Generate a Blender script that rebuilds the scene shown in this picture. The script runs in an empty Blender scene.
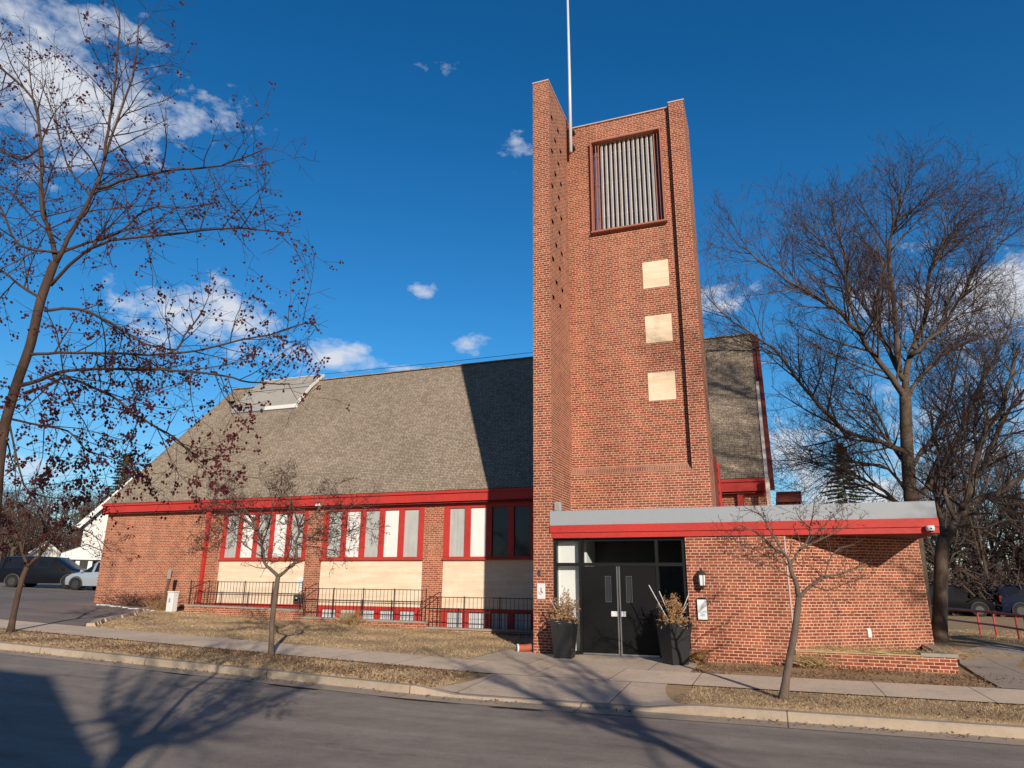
import bpy, bmesh, math, random
import numpy as np
from mathutils import Vector, Matrix, Euler
R = math.radians
scene = bpy.context.scene
C = scene.collection
PI = math.pi

# ---------------------------------------------------------------- terrain
def slope(x):
    if x > -4.5: return 0.0
    if x > -6.5: return 0.03 * (x + 4.5) ** 2 / 4.0
    return -0.03 * (x + 5.5) if x > -75 else -0.03 * (-69.5)

def lawn_z(x, y):
    z = slope(x)
    z += 0.30 * math.exp(-((x - 5.0) ** 2 / 5.0 + (y - 24.0) ** 2 / 9.0)) if x > 1 else 0.0
    if y > 28 and x > 1: z += 0.0
    return z

# ---------------------------------------------------------------- materials
class NT:
    def __init__(self, name):
        self.m = bpy.data.materials.new(name); self.m.use_nodes = True
        self.t = self.m.node_tree; self.t.nodes.clear()
        self.out = self.t.nodes.new('ShaderNodeOutputMaterial')
        self.b = self.t.nodes.new('ShaderNodeBsdfPrincipled')
        self.t.links.new(self.b.outputs[0], self.out.inputs[0])
    def n(self, typ, **kw):
        o = self.t.nodes.new('ShaderNode' + typ)
        for k, v in kw.items(): setattr(o, k, v)
        return o
    def l(self, a, b): self.t.links.new(a, b)
    def noise(self, scale, detail=4, rough=0.6, vec=None):
        o = self.n('TexNoise'); o.inputs['Scale'].default_value = scale
        o.inputs['Detail'].default_value = detail; o.inputs['Roughness'].default_value = rough
        if vec is None: vec = self.pos()
        self.l(vec, o.inputs['Vector']); return o.outputs['Fac']
    def pos(self):
        if not hasattr(self, '_p'): self._p = self.n('NewGeometry').outputs['Position']
        return self._p
    def obj(self): return self.n('TexCoord').outputs['Object']
    def uv(self): return self.n('TexCoord').outputs['UV']
    def ramp(self, fac, stops):
        o = self.n('ValToRGB'); e = o.color_ramp.elements
        while len(e) < len(stops): e.new(0.5)
        for i, (p, c) in enumerate(stops):
            e[i].position = p; e[i].color = (c, c, c, 1) if not isinstance(c, tuple) else c + (1,)
        self.l(fac, o.inputs[0]); return o.outputs[0]
    def mix(self, fac, a, b, mode='MIX'):
        o = self.n('Mix', data_type='RGBA', blend_type=mode)
        for s, v in ((o.inputs[0], fac), (o.inputs[6], a), (o.inputs[7], b)):
            if isinstance(v, (int, float)): s.default_value = v
            elif isinstance(v, tuple): s.default_value = v + (1,)
            else: self.l(v, s)
        return o.outputs[2]
    def bump(self, h, dist=0.01, strength=0.5):
        o = self.n('Bump'); o.inputs['Distance'].default_value = dist
        o.inputs['Strength'].default_value = strength
        self.l(h, o.inputs['Height']); self.l(o.outputs[0], self.b.inputs['Normal'])
    def col(self, c):
        if isinstance(c, tuple): self.b.inputs['Base Color'].default_value = c + (1,)
        else: self.l(c, self.b.inputs['Base Color'])
    def set(self, **kw):
        for k, v in kw.items(): self.b.inputs[k].default_value = v

def plain(name, c, rough=0.6, var=0.18, scale=6.0, fine=60.0, spec=0.3, metal=0.0, bump=0.0, local=False):
    t = NT(name)
    v = t.obj() if local else t.pos()
    a = t.noise(scale, 5, 0.6, v); b = t.noise(fine, 3, 0.6, v)
    f = t.mix(0.5, a, b)
    lo = tuple(x * (1 - var) for x in c); hi = tuple(min(1, x * (1 + var)) for x in c)
    t.col(t.ramp(f, [(0.3, lo), (0.7, hi)]))
    t.set(Roughness=rough, Metallic=metal); t.b.inputs['Specular IOR Level'].default_value = spec
    if bump: t.bump(b, bump, 0.6)
    return t.m

def brick_mat(name, c1, c2, mortar, soldier=False, tint=0.25, light=(0.60,0.35,0.25)):
    t = NT(name); uv = t.uv()
    br = t.n('TexBrick'); br.offset = 0.5; br.offset_frequency = 2; br.squash = 0.5; br.squash_frequency = 6
    if soldier: br.squash = 1.0
    t.l(uv, br.inputs['Vector'])
    br.inputs['Scale'].default_value = 1.0
    br.inputs['Brick Width'].default_value = 0.0677 if soldier else 0.2032
    br.inputs['Row Height'].default_value = 0.21 if soldier else 0.0677
    br.inputs['Mortar Size'].default_value = 0.0080; br.inputs['Mortar Smooth'].default_value = 0.15
    br.inputs['Bias'].default_value = -0.1
    br.inputs['Color1'].default_value = c1 + (1,); br.inputs['Color2'].default_value = c2 + (1,)
    br.inputs['Mortar'].default_value = mortar + (1,)
    big = t.noise(0.45, 5, 0.65); med = t.noise(3.2, 5, 0.7); fine = t.noise(45, 3, 0.7)
    c = t.mix(t.ramp(big, [(0.35, 0.0), (0.7, tint)]), br.outputs['Color'], light, 'MIX')
    c = t.mix(1.0, c, t.ramp(med, [(0.25, 0.78), (0.75, 1.15)]), 'MULTIPLY')
    c = t.mix(1.0, c, t.ramp(fine, [(0.2, 0.82), (0.8, 1.15)]), 'MULTIPLY')
    stn = t.n('Mapping'); t.l(t.pos(), stn.inputs[0]); stn.inputs['Scale'].default_value = (1.3, 1.3, 0.10)
    c = t.mix(1.0, c, t.ramp(t.noise(1.0, 5, 0.7, stn.outputs[0]), [(0.3, 0.80), (0.62, 1.08)]), 'MULTIPLY')
    t.col(c); t.set(Roughness=0.85); t.b.inputs['Specular IOR Level'].default_value = 0.2
    inv = t.n('Math', operation='SUBTRACT'); inv.inputs[0].default_value = 1.0; t.l(br.outputs['Fac'], inv.inputs[1])
    t.bump(inv.outputs[0], 0.008, 0.7)
    return t.m

M = {}
M['brick'] = brick_mat('face_brick', (0.195, 0.042, 0.025), (0.385, 0.098, 0.048), (0.70, 0.465, 0.33), tint=0.08)
M['brick_nave'] = brick_mat('nave_brick', (0.25, 0.060, 0.031), (0.45, 0.132, 0.060), (0.72, 0.485, 0.34), tint=0.12)
M['brick_soldier'] = brick_mat('rowlock_brick', (0.24, 0.07, 0.045), (0.36, 0.13, 0.08), (0.5, 0.36, 0.28), soldier=True)

def shingle_mat():
    t = NT('asphalt_shingle'); uv = t.uv()
    br = t.n('TexBrick'); br.offset = 0.37; br.squash = 0.8; br.squash_frequency = 3
    t.l(uv, br.inputs['Vector']); br.inputs['Scale'].default_value = 1
    br.inputs['Brick Width'].default_value = 0.17; br.inputs['Row Height'].default_value = 0.095
    br.inputs['Mortar Size'].default_value = 0.008; br.inputs['Mortar Smooth'].default_value = 0.3; br.inputs['Bias'].default_value = 0
    br.inputs['Color1'].default_value = (0.275, 0.214, 0.160, 1); br.inputs['Color2'].default_value = (0.425, 0.338, 0.258, 1)
    br.inputs['Mortar'].default_value = (0.075, 0.060, 0.047, 1)
    c = t.mix(1.0, br.outputs['Color'], t.ramp(t.noise(0.35, 5, 0.6), [(0.3, 0.86), (0.7, 1.1)]), 'MULTIPLY')
    c = t.mix(1.0, c, t.ramp(t.noise(30, 3, 0.7), [(0.25, 0.75), (0.75, 1.2)]), 'MULTIPLY')
    t.col(c); t.set(Roughness=0.95); t.b.inputs['Specular IOR Level'].default_value = 0.1
    t.bump(br.outputs['Fac'], 0.012, -0.5 if False else 0.5)
    return t.m
M['shingle'] = shingle_mat()
M['red'] = plain('red_paint', (0.48, 0.040, 0.033), 0.5, 0.2, 0.9, 14, 0.35)
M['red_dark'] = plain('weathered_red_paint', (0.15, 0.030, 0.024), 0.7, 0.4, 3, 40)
M['white'] = plain('white_paint', (0.72, 0.72, 0.70), 0.55, 0.08, 2, 30)
M['white_peel'] = plain('peeling_white_paint', (0.62, 0.52, 0.46), 0.8, 0.3, 4, 30)
M['grey_metal'] = plain('grey_sheet_metal', (0.315, 0.34, 0.375), 0.5, 0.04, 0.4, 9, 0.4)
M['black'] = plain('black_door_paint', (0.009, 0.009, 0.010), 0.45, 0.25, 2, 30, 0.2)
M['black_frame'] = plain('black_aluminium', (0.012, 0.012, 0.013), 0.35, 0.2, 4, 40, 0.5)
M['iron'] = plain('dark_wrought_iron', (0.05, 0.022, 0.018), 0.55, 0.3, 6, 40, 0.4)
M['silver'] = plain('brushed_aluminium', (0.6, 0.6, 0.62), 0.3, 0.08, 5, 60, 0.5, metal=0.9)
M['stone'] = plain('grey_cap_stone', (0.33, 0.29, 0.25), 0.9, 0.25, 5, 50, 0.2, bump=0.006)
M['coping'] = plain('pink_coping_metal', (0.55, 0.40, 0.36), 0.5, 0.12, 3, 30)
M['copper'] = plain('copper_brown_metal', (0.36, 0.135, 0.09), 0.5, 0.2, 3, 40, 0.4)
M['louvre'] = plain('weathered_louvre_metal', (0.60, 0.585, 0.56), 0.55, 0.22, 2.5, 30, 0.4)
M['louvre_back'] = plain('violet_grey_belfry_glass', (0.13, 0.11, 0.20), 0.25, 0.35, 1.5, 12, 0.5)
M['soil'] = plain('dark_planting_soil', (0.075, 0.055, 0.04), 0.95, 0.4, 7, 60, 0.1, bump=0.02)
M['wood'] = plain('weathered_brown_wood', (0.16, 0.095, 0.055), 0.85, 0.3, 5, 60)
M['terracotta'] = plain('red_clay_pipe', (0.40, 0.10, 0.06), 0.7, 0.2, 6, 50)
M['planter'] = plain('charcoal_planter_resin', (0.022, 0.023, 0.026), 0.5, 0.2, 4, 50, 0.4)
M['lamp_iron'] = plain('dark_bronze_lantern_metal', (0.045, 0.032, 0.026), 0.4, 0.3, 10, 60, 0.5)
M['pole'] = plain('white_pole_paint', (0.62, 0.64, 0.66), 0.35, 0.06, 2, 20, 0.5)
M['rubber'] = plain('black_tyre_rubber', (0.015, 0.015, 0.015), 0.8, 0.2, 10, 60)
M['rim'] = plain('alloy_rim_metal', (0.05, 0.05, 0.053), 0.5, 0.6, 10, 60, 0.3, metal=0.2)
M['paper'] = plain('white_notice_paper', (0.72, 0.74, 0.76), 0.6, 0.06, 8, 40)
M['paper_blue'] = plain('pale_blue_print', (0.30, 0.42, 0.58), 0.6, 0.2, 12, 40)
M['plaque'] = plain('white_plastic', (0.70, 0.70, 0.70), 0.4, 0.06, 8, 40)
M['grey_dark'] = plain('dark_grey_plastic', (0.07, 0.07, 0.075), 0.5, 0.2, 8, 40)
M['interior_white'] = plain('white_plaster', (0.88, 0.88, 0.87), 0.7, 0.04, 1, 10)
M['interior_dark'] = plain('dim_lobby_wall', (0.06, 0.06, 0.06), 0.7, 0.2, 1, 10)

def cream_mat():
    t = NT('cream_panel_boards'); uv = t.uv()
    br = t.n('TexBrick'); t.l(uv, br.inputs['Vector']); br.offset = 0.5
    br.inputs['Scale'].default_value = 1; br.inputs['Brick Width'].default_value = 0.4; br.inputs['Row Height'].default_value = 0.2
    br.inputs['Mortar Size'].default_value = 0.004; br.inputs['Mortar Smooth'].default_value = 0.6
    br.inputs['Color1'].default_value = (0.77, 0.63, 0.475, 1); br.inputs['Color2'].default_value = (0.82, 0.68, 0.52, 1)
    br.inputs['Mortar'].default_value = (0.66, 0.51, 0.36, 1)
    st = t.n('Mapping'); t.l(t.pos(), st.inputs[0]); st.inputs['Scale'].default_value = (0.5, 0.5, 4)
    c = t.mix(1.0, br.outputs['Color'], t.ramp(t.noise(1.6, 4, 0.6, st.outputs[0]), [(0.3, (0.9, 0.84, 0.78)), (0.65, (1.05, 1.05, 1.05))]), 'MULTIPLY')
    t.col(c); t.set(Roughness=0.8)
    return t.m
M['cream'] = cream_mat()

def pane_mat(name, c, ribs=0.0):
    t = NT(name); n = t.noise(1.4, 4, 0.6)
    st = t.n('Mapping'); t.l(t.pos(), st.inputs[0]); st.inputs['Scale'].default_value = (14, 14, 0.7)
    n2 = t.noise(1.0, 3, 0.6, st.outputs[0])
    f = t.mix(0.5, n, n2)
    t.col(t.ramp(f, [(0.3, tuple(x * (0.93 - ribs) for x in c)), (0.7, tuple(min(1, x * (1.05 + ribs)) for x in c))]))
    t.set(Roughness=0.5); t.b.inputs['Coat Weight'].default_value = 1.0; t.b.inputs['Coat Roughness'].default_value = 0.02
    t.b.inputs['Specular IOR Level'].default_value = 0.2
    return t.m
M['pane_grey'] = pane_mat('grey_screened_glass', (0.45, 0.45, 0.44), 0.12)
M['pane_white'] = pane_mat('white_blind_behind_glass', (0.80, 0.79, 0.77), 0.02)
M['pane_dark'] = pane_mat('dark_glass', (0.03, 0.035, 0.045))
M['pane_block'] = pane_mat('pale_basement_glass', (0.60, 0.64, 0.67), 0.15)

def glass_mat():
    t = NT('clear_shop_glass')
    tr = t.n('BsdfTransparent'); gl = t.n('BsdfGlossy'); gl.inputs['Roughness'].default_value = 0.01
    tr.inputs[0].default_value = (0.93, 0.95, 0.95, 1)
    lw = t.n('Fresnel'); lw.inputs[0].default_value = 1.5
    mx = t.n('MixShader'); t.l(lw.outputs[0], mx.inputs[0]); t.l(tr.outputs[0], mx.inputs[1]); t.l(gl.outputs[0], mx.inputs[2])
    t.l(mx.outputs[0], t.out.inputs[0])
    return t.m
M['glass'] = glass_mat()

def ground_mat(name, stops, s1=1.2, s2=14, s3=90, bump=0.02):
    t = NT(name)
    f = t.mix(0.5, t.noise(s1, 5, 0.6), t.noise(s2, 5, 0.75)); f = t.mix(0.35, f, t.noise(s3, 3, 0.7))
    t.col(t.ramp(f, stops)); t.set(Roughness=0.95); t.b.inputs['Specular IOR Level'].default_value = 0.1
    t.bump(t.noise(s2 * 2, 4, 0.7), bump, 0.8)
    return t.m
M['turf'] = ground_mat('dormant_turf', [(0.3, (0.20, 0.135, 0.075)), (0.45, (0.36, 0.25, 0.145)), (0.6, (0.50, 0.355, 0.205)), (0.75, (0.34, 0.265, 0.15))])
M['litter_ground'] = ground_mat('leafy_soil', [(0.3, (0.20, 0.13, 0.08)), (0.5, (0.42, 0.28, 0.17)), (0.7, (0.60, 0.42, 0.26))])
M['far_ground'] = ground_mat('far_grass', [(0.3, (0.12, 0.09, 0.05)), (0.7, (0.24, 0.19, 0.11))], 0.2, 2, 20)

def asphalt_mat(name, base, warm):
    t = NT(name)
    big = t.noise(0.35, 5, 0.65); med = t.noise(4, 5, 0.7); fine = t.noise(160, 3, 0.8)
    st = t.n('Mapping'); t.l(t.pos(), st.inputs[0]); st.inputs['Scale'].default_value = (0.12, 1.6, 1)
    streak = t.noise(1.0, 4, 0.6, st.outputs[0])
    c = t.mix(t.ramp(big, [(0.35, 0.0), (0.7, 1.0)]), base, warm)
    c = t.mix(1.0, c, t.ramp(streak, [(0.3, 0.82), (0.7, 1.15)]), 'MULTIPLY')
    c = t.mix(1.0, c, t.ramp(med, [(0.25, 0.86), (0.75, 1.12)]), 'MULTIPLY')
    c = t.mix(1.0, c, t.ramp(fine, [(0.3, 0.6), (0.5, 1.0), (0.72, 1.45)]), 'MULTIPLY')
    sp2 = t.n('Mapping'); t.l(t.pos(), sp2.inputs[0]); sp2.inputs['Scale'].default_value = (0.55, 1.5, 1)
    c = t.mix(1.0, c, t.ramp(t.noise(1.0, 6, 0.7, sp2.outputs[0]), [(0.40, 1.08), (0.60, 0.97), (0.72, 0.62)]), 'MULTIPLY')
    c = t.mix(1.0, c, t.ramp(t.noise(55, 4, 0.75), [(0.3, 0.78), (0.7, 1.22)]), 'MULTIPLY')
    vo = t.n('TexVoronoi', feature='DISTANCE_TO_EDGE'); vo.inputs['Scale'].default_value = 0.42
    wp = t.mix(0.25, t.pos(), t.n('TexNoise').outputs['Color'], 'ADD')
    t.l(wp, vo.inputs['Vector'])
    crack = t.ramp(vo.outputs['Distance'], [(0.0, 0.6), (0.006, 1.0)])
    crack = t.mix(t.ramp(t.noise(0.5, 2), [(0.58, 0.0), (0.66, 1.0)]), (1.0, 1.0, 1.0), crack)
    c = t.mix(1.0, c, crack, 'MULTIPLY')
    t.col(c); t.set(Roughness=0.88); t.b.inputs['Specular IOR Level'].default_value = 0.25
    t.bump(fine, 0.006, 0.7)
    return t.m
M['asphalt'] = asphalt_mat('worn_asphalt', (0.255, 0.212, 0.18), (0.34, 0.282, 0.236))
M['lot'] = asphalt_mat('car_park_asphalt', (0.20, 0.16, 0.138), (0.27, 0.215, 0.185))

def concrete_mat(name, c, joint=None):
    t = NT(name)
    n = t.mix(0.5, t.noise(0.9, 6, 0.65), t.noise(9, 5, 0.7)); fine = t.noise(120, 3, 0.7)
    k = t.ramp(n, [(0.3, tuple(x * 0.72 for x in c)), (0.5, c), (0.7, tuple(x * 1.16 for x in c))])
    k = t.mix(1.0, k, t.ramp(fine, [(0.3, 0.8), (0.7, 1.15)]), 'MULTIPLY')
    if joint:
        br = t.n('TexBrick'); br.offset = 0.0; t.l(t.pos(), br.inputs['Vector'])
        br.inputs['Scale'].default_value = 1; br.inputs['Brick Width'].default_value = joint; br.inputs['Row Height'].default_value = 40
        br.inputs['Mortar Size'].default_value = 0.012; br.inputs['Mortar Smooth'].default_value = 0.4
        br.inputs['Color1'].default_value = (1, 1, 1, 1); br.inputs['Color2'].default_value = (0.86, 0.86, 0.86, 1); br.inputs['Mortar'].default_value = (0.3, 0.27, 0.24, 1)
        k = t.mix(1.0, k, br.outputs['Color'], 'MULTIPLY')
    t.col(k); t.set(Roughness=0.9); t.b.inputs['Specular IOR Level'].default_value = 0.2
    t.bump(fine, 0.004, 0.5)
    return t.m
M['concrete'] = concrete_mat('pale_pavement_concrete', (0.74, 0.58, 0.43), 1.52)
M['kerb'] = concrete_mat('kerb_concrete', (0.46, 0.365, 0.28), 3.0)
M['apron'] = concrete_mat('entrance_concrete', (0.64, 0.505, 0.38), 2.6)
M['path'] = concrete_mat('grey_path_concrete', (0.40, 0.33, 0.27), 1.5)

def bark_mat(name, c, s=18):
    t = NT(name)
    st = t.n('Mapping'); t.l(t.pos(), st.inputs[0]); st.inputs['Scale'].default_value = (1, 1, 0.25)
    f = t.mix(0.5, t.noise(s, 5, 0.7, st.outputs[0]), t.noise(2.0, 3, 0.6))
    t.col(t.ramp(f, [(0.3, tuple(x * 0.5 for x in c)), (0.5, c), (0.7, tuple(x * 1.4 for x in c))]))
    t.set(Roughness=0.9); t.b.inputs['Specular IOR Level'].default_value = 0.15
    t.bump(f, 0.02, 0.7)
    return t.m
M['bark_elm'] = bark_mat('grey_brown_bark', (0.115, 0.084, 0.064))
M['bark_dark'] = bark_mat('dark_fork_bark', (0.125, 0.094, 0.074))
M['bark_young'] = bark_mat('smooth_grey_bark', (0.15, 0.108, 0.085), 30)
M['bark_crab'] = bark_mat('crabapple_bark', (0.088, 0.056, 0.044), 30)
M['twig'] = bark_mat('purple_brown_twig', (0.10, 0.066, 0.062), 40)
M['twig_crab'] = bark_mat('crabapple_twig', (0.06, 0.036, 0.031), 40)
M['twig_far'] = bark_mat('far_twig', (0.085, 0.06, 0.052), 5)
M['berry'] = plain('dried_crabapple', (0.085, 0.016, 0.020), 0.4, 0.5, 14, 60, 0.4)
M['needles'] = plain('dark_conifer_needles', (0.055, 0.075, 0.04), 0.8, 0.45, 0.8, 9)
M['needles_brown'] = plain('browned_conifer_needles', (0.13, 0.075, 0.045), 0.8, 0.4, 0.8, 9)
M['dry_leaf'] = plain('dry_tan_leaf', (0.33, 0.19, 0.09), 0.8, 0.45, 14, 60)
M['straw'] = plain('straw_grass', (0.46, 0.33, 0.17), 0.85, 0.35, 3, 40)
M['blade'] = plain('dormant_grass_blade', (0.58, 0.42, 0.245), 0.85, 0.45, 0.9, 12)
M['dead_leaf'] = plain('dead_brown_leaf', (0.22, 0.125, 0.075), 0.85, 0.5, 9, 60)
M['birch'] = plain('white_birch_stick', (0.62, 0.60, 0.58), 0.6, 0.15, 20, 60)
M['snow'] = plain('dirty_snow', (0.72, 0.72, 0.74), 0.6, 0.08, 4, 30)
M['void'] = plain('painted_hole_shade', (0.003, 0.003, 0.003), 1.0, 0.1, 5, 20, 0.0)
M['dormer'] = plain('grey_dormer_shingle', (0.36, 0.335, 0.305), 0.9, 0.22, 2.5, 30, 0.1)
M['tar'] = plain('dark_tar_patch', (0.035, 0.03, 0.028), 0.8, 0.4, 6, 60, 0.2)
M['cable'] = plain('black_cable', (0.02, 0.02, 0.02), 0.6, 0.1, 5, 20)
M['cable_pale'] = plain('pale_cable', (0.45, 0.47, 0.5), 0.5, 0.1, 5, 20)
M['rail_red'] = plain('red_rail_paint', (0.48, 0.06, 0.05), 0.5, 0.2, 5, 40)
M['car_navy'] = plain('dark_navy_car_paint', (0.005, 0.006, 0.010), 0.3, 0.1, 2, 20, 0.35)
M['car_silver'] = plain('silver_blue_car_paint', (0.42, 0.47, 0.54), 0.22, 0.06, 2, 20, 0.6, metal=0.3)
M['car_black'] = plain('black_car_paint', (0.004, 0.0045, 0.006), 0.6, 0.1, 2, 20, 0.08)
M['car_blue'] = plain('deep_blue_car_paint', (0.005, 0.011, 0.034), 0.6, 0.1, 2, 20, 0.08)
M['car_glass'] = plain('tinted_car_glass', (0.012, 0.014, 0.018), 0.12, 0.1, 2, 20, 0.6)
M['tail'] = plain('red_tail_lens', (0.16, 0.012, 0.012), 0.2, 0.1, 10, 40, 0.6)
M['head'] = plain('clear_head_lens', (0.75, 0.78, 0.8), 0.12, 0.05, 10, 40, 0.6)
M['siding'] = plain('white_house_siding', (0.72, 0.71, 0.68), 0.7, 0.06, 1, 10)
M['siding_tan'] = plain('tan_house_siding', (0.40, 0.33, 0.25), 0.7, 0.1, 1, 10)
M['roof_far'] = plain('olive_house_roof', (0.11, 0.10, 0.085), 0.9, 0.2, 1, 10)
M['house_brick'] = plain('dark_house_brick', (0.10, 0.05, 0.04), 0.9, 0.2, 1, 10)
# ---------------------------------------------------------------- mesh building
class MB:
    def __init__(s): s.v = []; s.f = []; s.mi = []
    def add(s, vs, fs, mi=0):
        o = len(s.v); s.v += [tuple(map(float, p)) for p in vs]
        s.f += [tuple(i + o for i in f) for f in fs]; s.mi += [mi] * len(fs); return s
    def box(s, x0, x1, y0, y1, z0, z1, mi=0):
        return s.add([(x0,y0,z0),(x1,y0,z0),(x1,y1,z0),(x0,y1,z0),(x0,y0,z1),(x1,y0,z1),(x1,y1,z1),(x0,y1,z1)],
                     [(0,3,2,1),(4,5,6,7),(0,1,5,4),(1,2,6,5),(2,3,7,6),(3,0,4,7)], mi)
    def obox(s, a, b, w, h, up=(0,0,1), mi=0):
        a = Vector(a); b = Vector(b); d = (b - a).normalized(); u = Vector(up)
        if abs(d.dot(u)) > 0.99: u = Vector((1, 0, 0))
        r = d.cross(u).normalized(); u = r.cross(d)
        c = [r * (sx * w / 2) + u * (sz * h / 2) for sx, sz in ((-1,-1),(1,-1),(1,1),(-1,1))]
        return s.add([a + k for k in c] + [b + k for k in c], [(0,1,2,3),(7,6,5,4),(0,4,5,1),(1,5,6,2),(2,6,7,3),(3,7,4,0)], mi)
    def prism(s, poly, z0, z1, mi=0):               # poly counter-clockwise from above
        n = len(poly)
        return s.add([(x,y,z0) for x,y in poly] + [(x,y,z1) for x,y in poly],
                     [tuple(range(n))[::-1], tuple(range(n, 2*n))] + [(i,(i+1)%n,(i+1)%n+n,i+n) for i in range(n)], mi)
    def profx(s, poly, x0, x1, mi=0):               # poly in (y,z), extruded along x
        n = len(poly); a = sum(poly[i][0]*poly[(i+1)%n][1]-poly[(i+1)%n][0]*poly[i][1] for i in range(n))
        if a < 0: poly = poly[::-1]
        return s.add([(x1,y,z) for y,z in poly] + [(x0,y,z) for y,z in poly],
                     [tuple(range(n)), tuple(range(n,2*n))[::-1]] + [(i,i+n,(i+1)%n+n,(i+1)%n) for i in range(n)], mi)
    def profy(s, poly, y0, y1, mi=0):               # poly in (x,z), extruded along y
        n = len(poly); a = sum(poly[i][0]*poly[(i+1)%n][1]-poly[(i+1)%n][0]*poly[i][1] for i in range(n))
        if a < 0: poly = poly[::-1]
        return s.add([(x,y0,z) for x,z in poly] + [(x,y1,z) for x,z in poly],
                     [tuple(range(n)), tuple(range(n,2*n))[::-1]] + [(i,i+n,(i+1)%n+n,(i+1)%n) for i in range(n)], mi)
    def tube(s, pts, rad, n=6, cap=True, mi=0):
        pts = [Vector(p) for p in pts]; m = len(pts); V = []; u = None
        for i, p in enumerate(pts):
            d = (pts[min(i+1,m-1)] - pts[max(i-1,0)])
            if d.length < 1e-9: d = Vector((0,0,1))
            d.normalize()
            if u is None:
                u = d.orthogonal().normalized()
            else:
                u = u - d * u.dot(d)
                u = u.normalized() if u.length > 1e-6 else d.orthogonal().normalized()
            w = d.cross(u); r = rad[i] if isinstance(rad, (list, tuple)) else rad
            for k in range(n):
                a = 2 * PI * k / n; V.append(p + u * (r * math.cos(a)) + w * (r * math.sin(a)))
        F = [(i*n+k, i*n+(k+1)%n, (i+1)*n+(k+1)%n, (i+1)*n+k) for i in range(m-1) for k in range(n)]
        if cap: F += [tuple(range(n))[::-1], tuple((m-1)*n + k for k in range(n))]
        return s.add(V, F, mi)
    def lathe(s, prof, c=(0,0,0), n=16, mi=0):      # prof [(r,z)]
        V = [(c[0]+r*math.cos(2*PI*k/n), c[1]+r*math.sin(2*PI*k/n), c[2]+z) for r, z in prof for k in range(n)]
        m = len(prof)
        return s.add(V, [(i*n+k, i*n+(k+1)%n, (i+1)*n+(k+1)%n, (i+1)*n+k) for i in range(m-1) for k in range(n)]
                     + [tuple(range(n))[::-1], tuple((m-1)*n+k for k in range(n))], mi)
    def ico(s, c, r, mi=0):
        c = Vector(c); t = 1.0
        vs = [c + Vector(k) * r for k in ((1,0,0),(-1,0,0),(0,1,0),(0,-1,0),(0,0,1),(0,0,-1))]
        return s.add(vs, [(0,2,4),(2,1,4),(1,3,4),(3,0,4),(2,0,5),(1,2,5),(3,1,5),(0,3,5)], mi)
    def build(s, name, mats, parent=None, loc=None, smooth=False, bevel=0.0, uv=True):
        me = bpy.data.meshes.new(name); me.from_pydata(s.v, [], s.f)
        if not isinstance(mats, (list, tuple)): mats = [mats]
        for m in mats: me.materials.append(M[m] if isinstance(m, str) else m)
        if len(mats) > 1: me.polygons.foreach_set('material_index', s.mi)
        if bevel:
            bm = bmesh.new(); bm.from_mesh(me)
            bmesh.ops.bevel(bm, geom=[e for e in bm.edges if len(e.link_faces) == 2 and e.calc_face_angle(0) > 0.5], offset=bevel, segments=2, affect='EDGES', profile=0.5)
            bm.to_mesh(me); bm.free()
        if uv and len(me.polygons) < 60000: box_uv(me)
        if smooth: me.polygons.foreach_set('use_smooth', [True] * len(me.polygons))
        me.update()
        o = bpy.data.objects.new(name, me); C.objects.link(o)
        if parent is not None: o.parent = parent
        if loc: o.location = loc
        return o

def box_uv(me):
    uvl = me.uv_layers.new(name='UVMap'); Z = Vector((0,0,1)); buf = [0.0] * (2 * len(me.loops)); vs = me.vertices
    for p in me.polygons:
        n = p.normal
        if abs(n.z) > 0.97: t = Vector((1,0,0)); b = Vector((0,1,0))
        else:
            t = Z.cross(n).normalized(); b = n.cross(t)
        for li in p.loop_indices:
            co = vs[me.loops[li].vertex_index].co
            buf[2*li] = co.dot(t); buf[2*li+1] = co.dot(b)
    uvl.data.foreach_set('uv', buf)

def tag(o, label, cat, group=None, kind=None):
    o['label'] = label; o['category'] = cat
    if group: o['group'] = group
    if kind: o['kind'] = kind
    return o
def thing(name, label, cat, loc=(0,0,0), rz=0, group=None):
    o = bpy.data.objects.new(name, None); C.objects.link(o); o.location = loc; o.rotation_euler = (0,0,rz)
    o.empty_display_size = 0.3
    return tag(o, label, cat, group)
def struct(o): o['kind'] = 'structure'; return o
def dup(root, loc, rz, label=None, group=None, sc=None):
    r = root.copy(); C.objects.link(r); r.location = loc; r.rotation_euler = (0,0,rz)
    if label: r['label'] = label
    if group: r['group'] = group
    if sc: r.scale = sc
    for ch in list(root.children):
        c = ch.copy(); C.objects.link(c); c.parent = r
        for g in ch.children:
            d = g.copy(); C.objects.link(d); d.parent = c
    return r

def grid(name, xs, ys, zf, mat, smooth=True):
    nx, ny = len(xs), len(ys)
    v = [(x, y, zf(x, y)) for y in ys for x in xs]
    f = [(j*nx+i, j*nx+i+1, (j+1)*nx+i+1, (j+1)*nx+i) for j in range(ny-1) for i in range(nx-1)]
    m = MB(); m.add(v, f); o = m.build(name, mat, smooth=smooth, uv=False); return struct(o)
def lin(a, b, n): return [a + (b-a)*i/n for i in range(n+1)]
XS = sorted(set([round(v,3) for v in lin(-75,-7,68) + lin(-7,-4,12) + lin(-4,45,49)]))
def xr(a, b): return [a] + [x for x in XS if a < x < b] + [b]

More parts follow.
